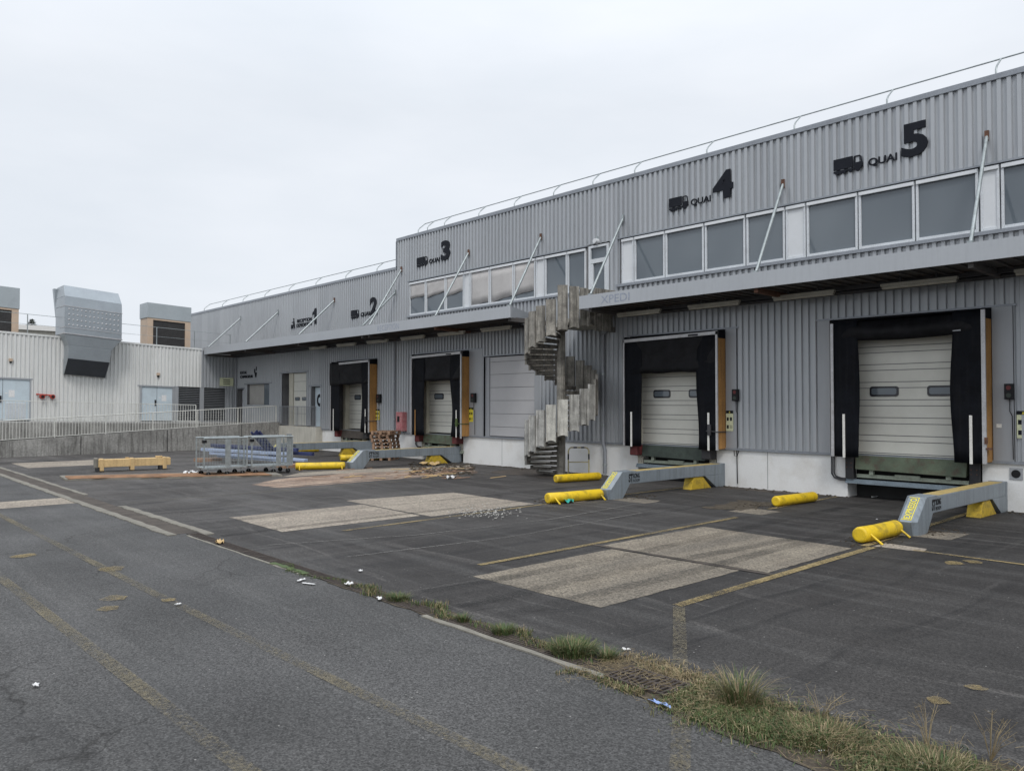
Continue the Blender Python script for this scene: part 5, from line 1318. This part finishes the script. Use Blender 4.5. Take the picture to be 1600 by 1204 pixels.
def dry_weed(x, y_, h, n, spread, label):
    m_ = MB()
    for i in range(n):
        a = random.uniform(0, 6.28); l_ = h * random.uniform(.6, 1.1); e = spread * random.uniform(.3, 1)
        p0 = Vector((x, y_, 0)); p1 = p0 + Vector((math.cos(a) * e * .4, math.sin(a) * e * .4, l_ * .6)); p2 = p0 + Vector((math.cos(a) * e, math.sin(a) * e, l_))
        m_.tube([p0, p1, p2], [.0022, .0018, .0009], 4)
        for k in range(3):
            q = p1.lerp(p2, random.random()); m_.tube([q, q + Vector((random.uniform(-.04, .04), random.uniform(-.04, .04), random.uniform(.01, .05)))], [.0012, .0006], 4)
    tag(m_.build('dry_weed', M['g_dry'], None, 0, (x, y_, 0)), label, 'dry weed', 'dry weeds on the verge')
dry_weed(-2.75, 5.45, .22, 12, .25, 'dry branching weed leaning towards the docks')
dry_weed(-2.05, 5.5, .30, 9, .12, 'thin upright dead stalks near the bottom right')
dry_weed(-1.72, 5.62, .32, 12, .2, 'bushy grey dead weed at the right photo edge')
dry_weed(-1.85, 5.42, .24, 2, .14, 'single pale bent stalk near the bottom right corner')

# ------------------------------------------------------------------ litter
def scrap(px, py, sx_, sy_, label, mt='paper', h=.02, rz=None):
    p = Gp(px, py); n = 7; rz = random.uniform(0, 3.1) if rz is None else rz; m_ = MB(); vs = []
    for j in range(n + 1):
        for i in range(n + 1):
            u, v = i / n - .5, j / n - .5
            k = .75 + .25 * math.sin(5 * u + 3 * v + px)
            x = u * sx_ * k; y_ = v * sy_ * k
            vs.append((p.x + x * math.cos(rz) - y_ * math.sin(rz), p.y + x * math.sin(rz) + y_ * math.cos(rz), .014 + h * (.5 + .5 * math.sin(9 * u + py) * math.cos(7 * v + px))))
    m_.add(vs, [(j * (n + 1) + i, j * (n + 1) + i + 1, (j + 1) * (n + 1) + i + 1, (j + 1) * (n + 1) + i) for j in range(n) for i in range(n)], True)
    o_ = m_.build('litter', M[mt], None, 0, (p.x, p.y, 0)); md = o_.modifiers.new('s', 'SOLIDIFY'); md.thickness = .004
    tag(o_, label, 'litter', 'bits of litter on the asphalt')
scrap(56, 1073, .07, .05, 'crumpled white paper scrap at lower left of the yard')
scrap(278, 946, .07, .05, 'small white paper scrap on the near asphalt')
scrap(470, 908, .15, .06, 'left of two flat white scraps beside the drain')
scrap(482, 913, .2, .05, 'right of two flat white scraps beside the drain', h=.01)
scrap(545, 916, .10, .09, 'white cup lying on the slot drain', h=.05)
scrap(593, 937, .16, .06, 'flat white strip beside the green tuft on the drain')
scrap(563, 893, .09, .06, 'white scrap just beyond the drain left of the aggregate pad')
scrap(978, 1017, .08, .04, 'white scrap beyond the lush green tuft')
scrap(1031, 1102, .23, .055, 'light blue crumpled plastic sleeve in front of the gully grate', 'lightblue_cloth', .022, math.atan2((Gp(1055, 1106) - Gp(1012, 1092)).y, (Gp(1055, 1106) - Gp(1012, 1092)).x))
scrap(343, 849, .3, .14, 'pale orange crumpled wrapper at the end of the kerb channel', 'osb', .06)
scrap(889, 785, .42, .22, 'teal rag against the dock 4 yellow tube', 'teal', .1)
scrap(1440, 1197, .07, .04, 'pale greenish scrap in the grass at the bottom edge', 'paper', .02)
scrap(1283, 1176, .05, .012, 'thin white curl on the asphalt edge below the verge', 'paper', .01)
scrap(704, 748, .4, .16, 'white scrap on the asphalt in front of the dock 3 beam', 'paper', .1)
scrap(296, 741, .5, .3, 'white bundle on the kerb island left of the roll cages', 'paper', .12)
scrap(1366, 776, .5, .2, 'flat grey-white board scrap in front of the dock 5 pit', 'paper', .02)
scrap(675, 727, .9, .5, 'crumpled pinkish sheet near the yellow foot of the dock 3 beam', 'osb', .14)
scrap(1370, 812, .05, .04, 'tiny white scrap in front of the dock 5 beam', 'paper', .01)
m_ = MB()      # broken white chips on the pale pad
for i in range(170):
    p = Gp(random.gauss(757, 26), random.gauss(801, 5.5)); s_ = random.uniform(.004, .022) * random.uniform(.5, 1.3); a = random.uniform(0, 3)
    m_.bar(p + Vector((-s_ * math.cos(a), -s_ * math.sin(a), .012)), p + Vector((s_ * math.cos(a), s_ * math.sin(a), .014)), s_ * 1.2, .01)
tag(m_.build('broken_chips', M['chip']), kind='stuff')
m_ = MB()
for i in range(70):
    p = Gp(random.choice((random.uniform(470, 735), random.gauss(690, 25))), random.uniform(731, 748)); a = random.uniform(-.9, .9) + 1.1; l_ = random.uniform(.05, .38) * random.random() + .03
    dv = Vector((math.cos(a), math.sin(a), 0)) * l_
    m_.cur = random.choices((0, 1, 2), (3, 5, 1))[0]
    m_.bar(p - dv + Vector((0, 0, .02)), p + dv + Vector((0, 0, random.uniform(.02, .06))), random.uniform(.02, .08), .015)
tag(m_.build('splinter_debris', [M['osb'], M['wood'], M['chip']]), kind='stuff')
m_ = MB()      # loose stones and leaf dirt along walls
for i in range(900):
    x = random.uniform(-22, 0); y_ = 18.97 - abs(random.gauss(0, .16)); s_ = random.uniform(.006, .02)
    if any(a < x < b for a, b in PITS): continue
    m_.box(x - s_, x + s_, y_ - s_, y_ + s_, .0, s_ * 1.2)
for i in range(500):
    p = Gp(random.uniform(640, 740), random.uniform(722, 742)); s_ = random.uniform(.01, .05); m_.box(p.x - s_, p.x + s_, p.y - s_, p.y + s_, 0, s_ * .6)
for i in range(350):
    a = random.uniform(0, 6.28); rr = random.uniform(0, .5) ; p = random.choice([(-5.7, 13.0), (-9.4, 15.8), (-12.9, 13.0), (-5.45, 14.9), (-12.3, 15.2)])
    x, y_ = p[0] + rr * math.cos(a), p[1] + rr * math.sin(a) * 1.3; s_ = random.uniform(.005, .018); m_.box(x - s_, x + s_, y_ - s_, y_ + s_, 0, s_)
tag(m_.build('loose_grit', M['soil']), kind='stuff')
print('objects', len(bpy.data.objects))
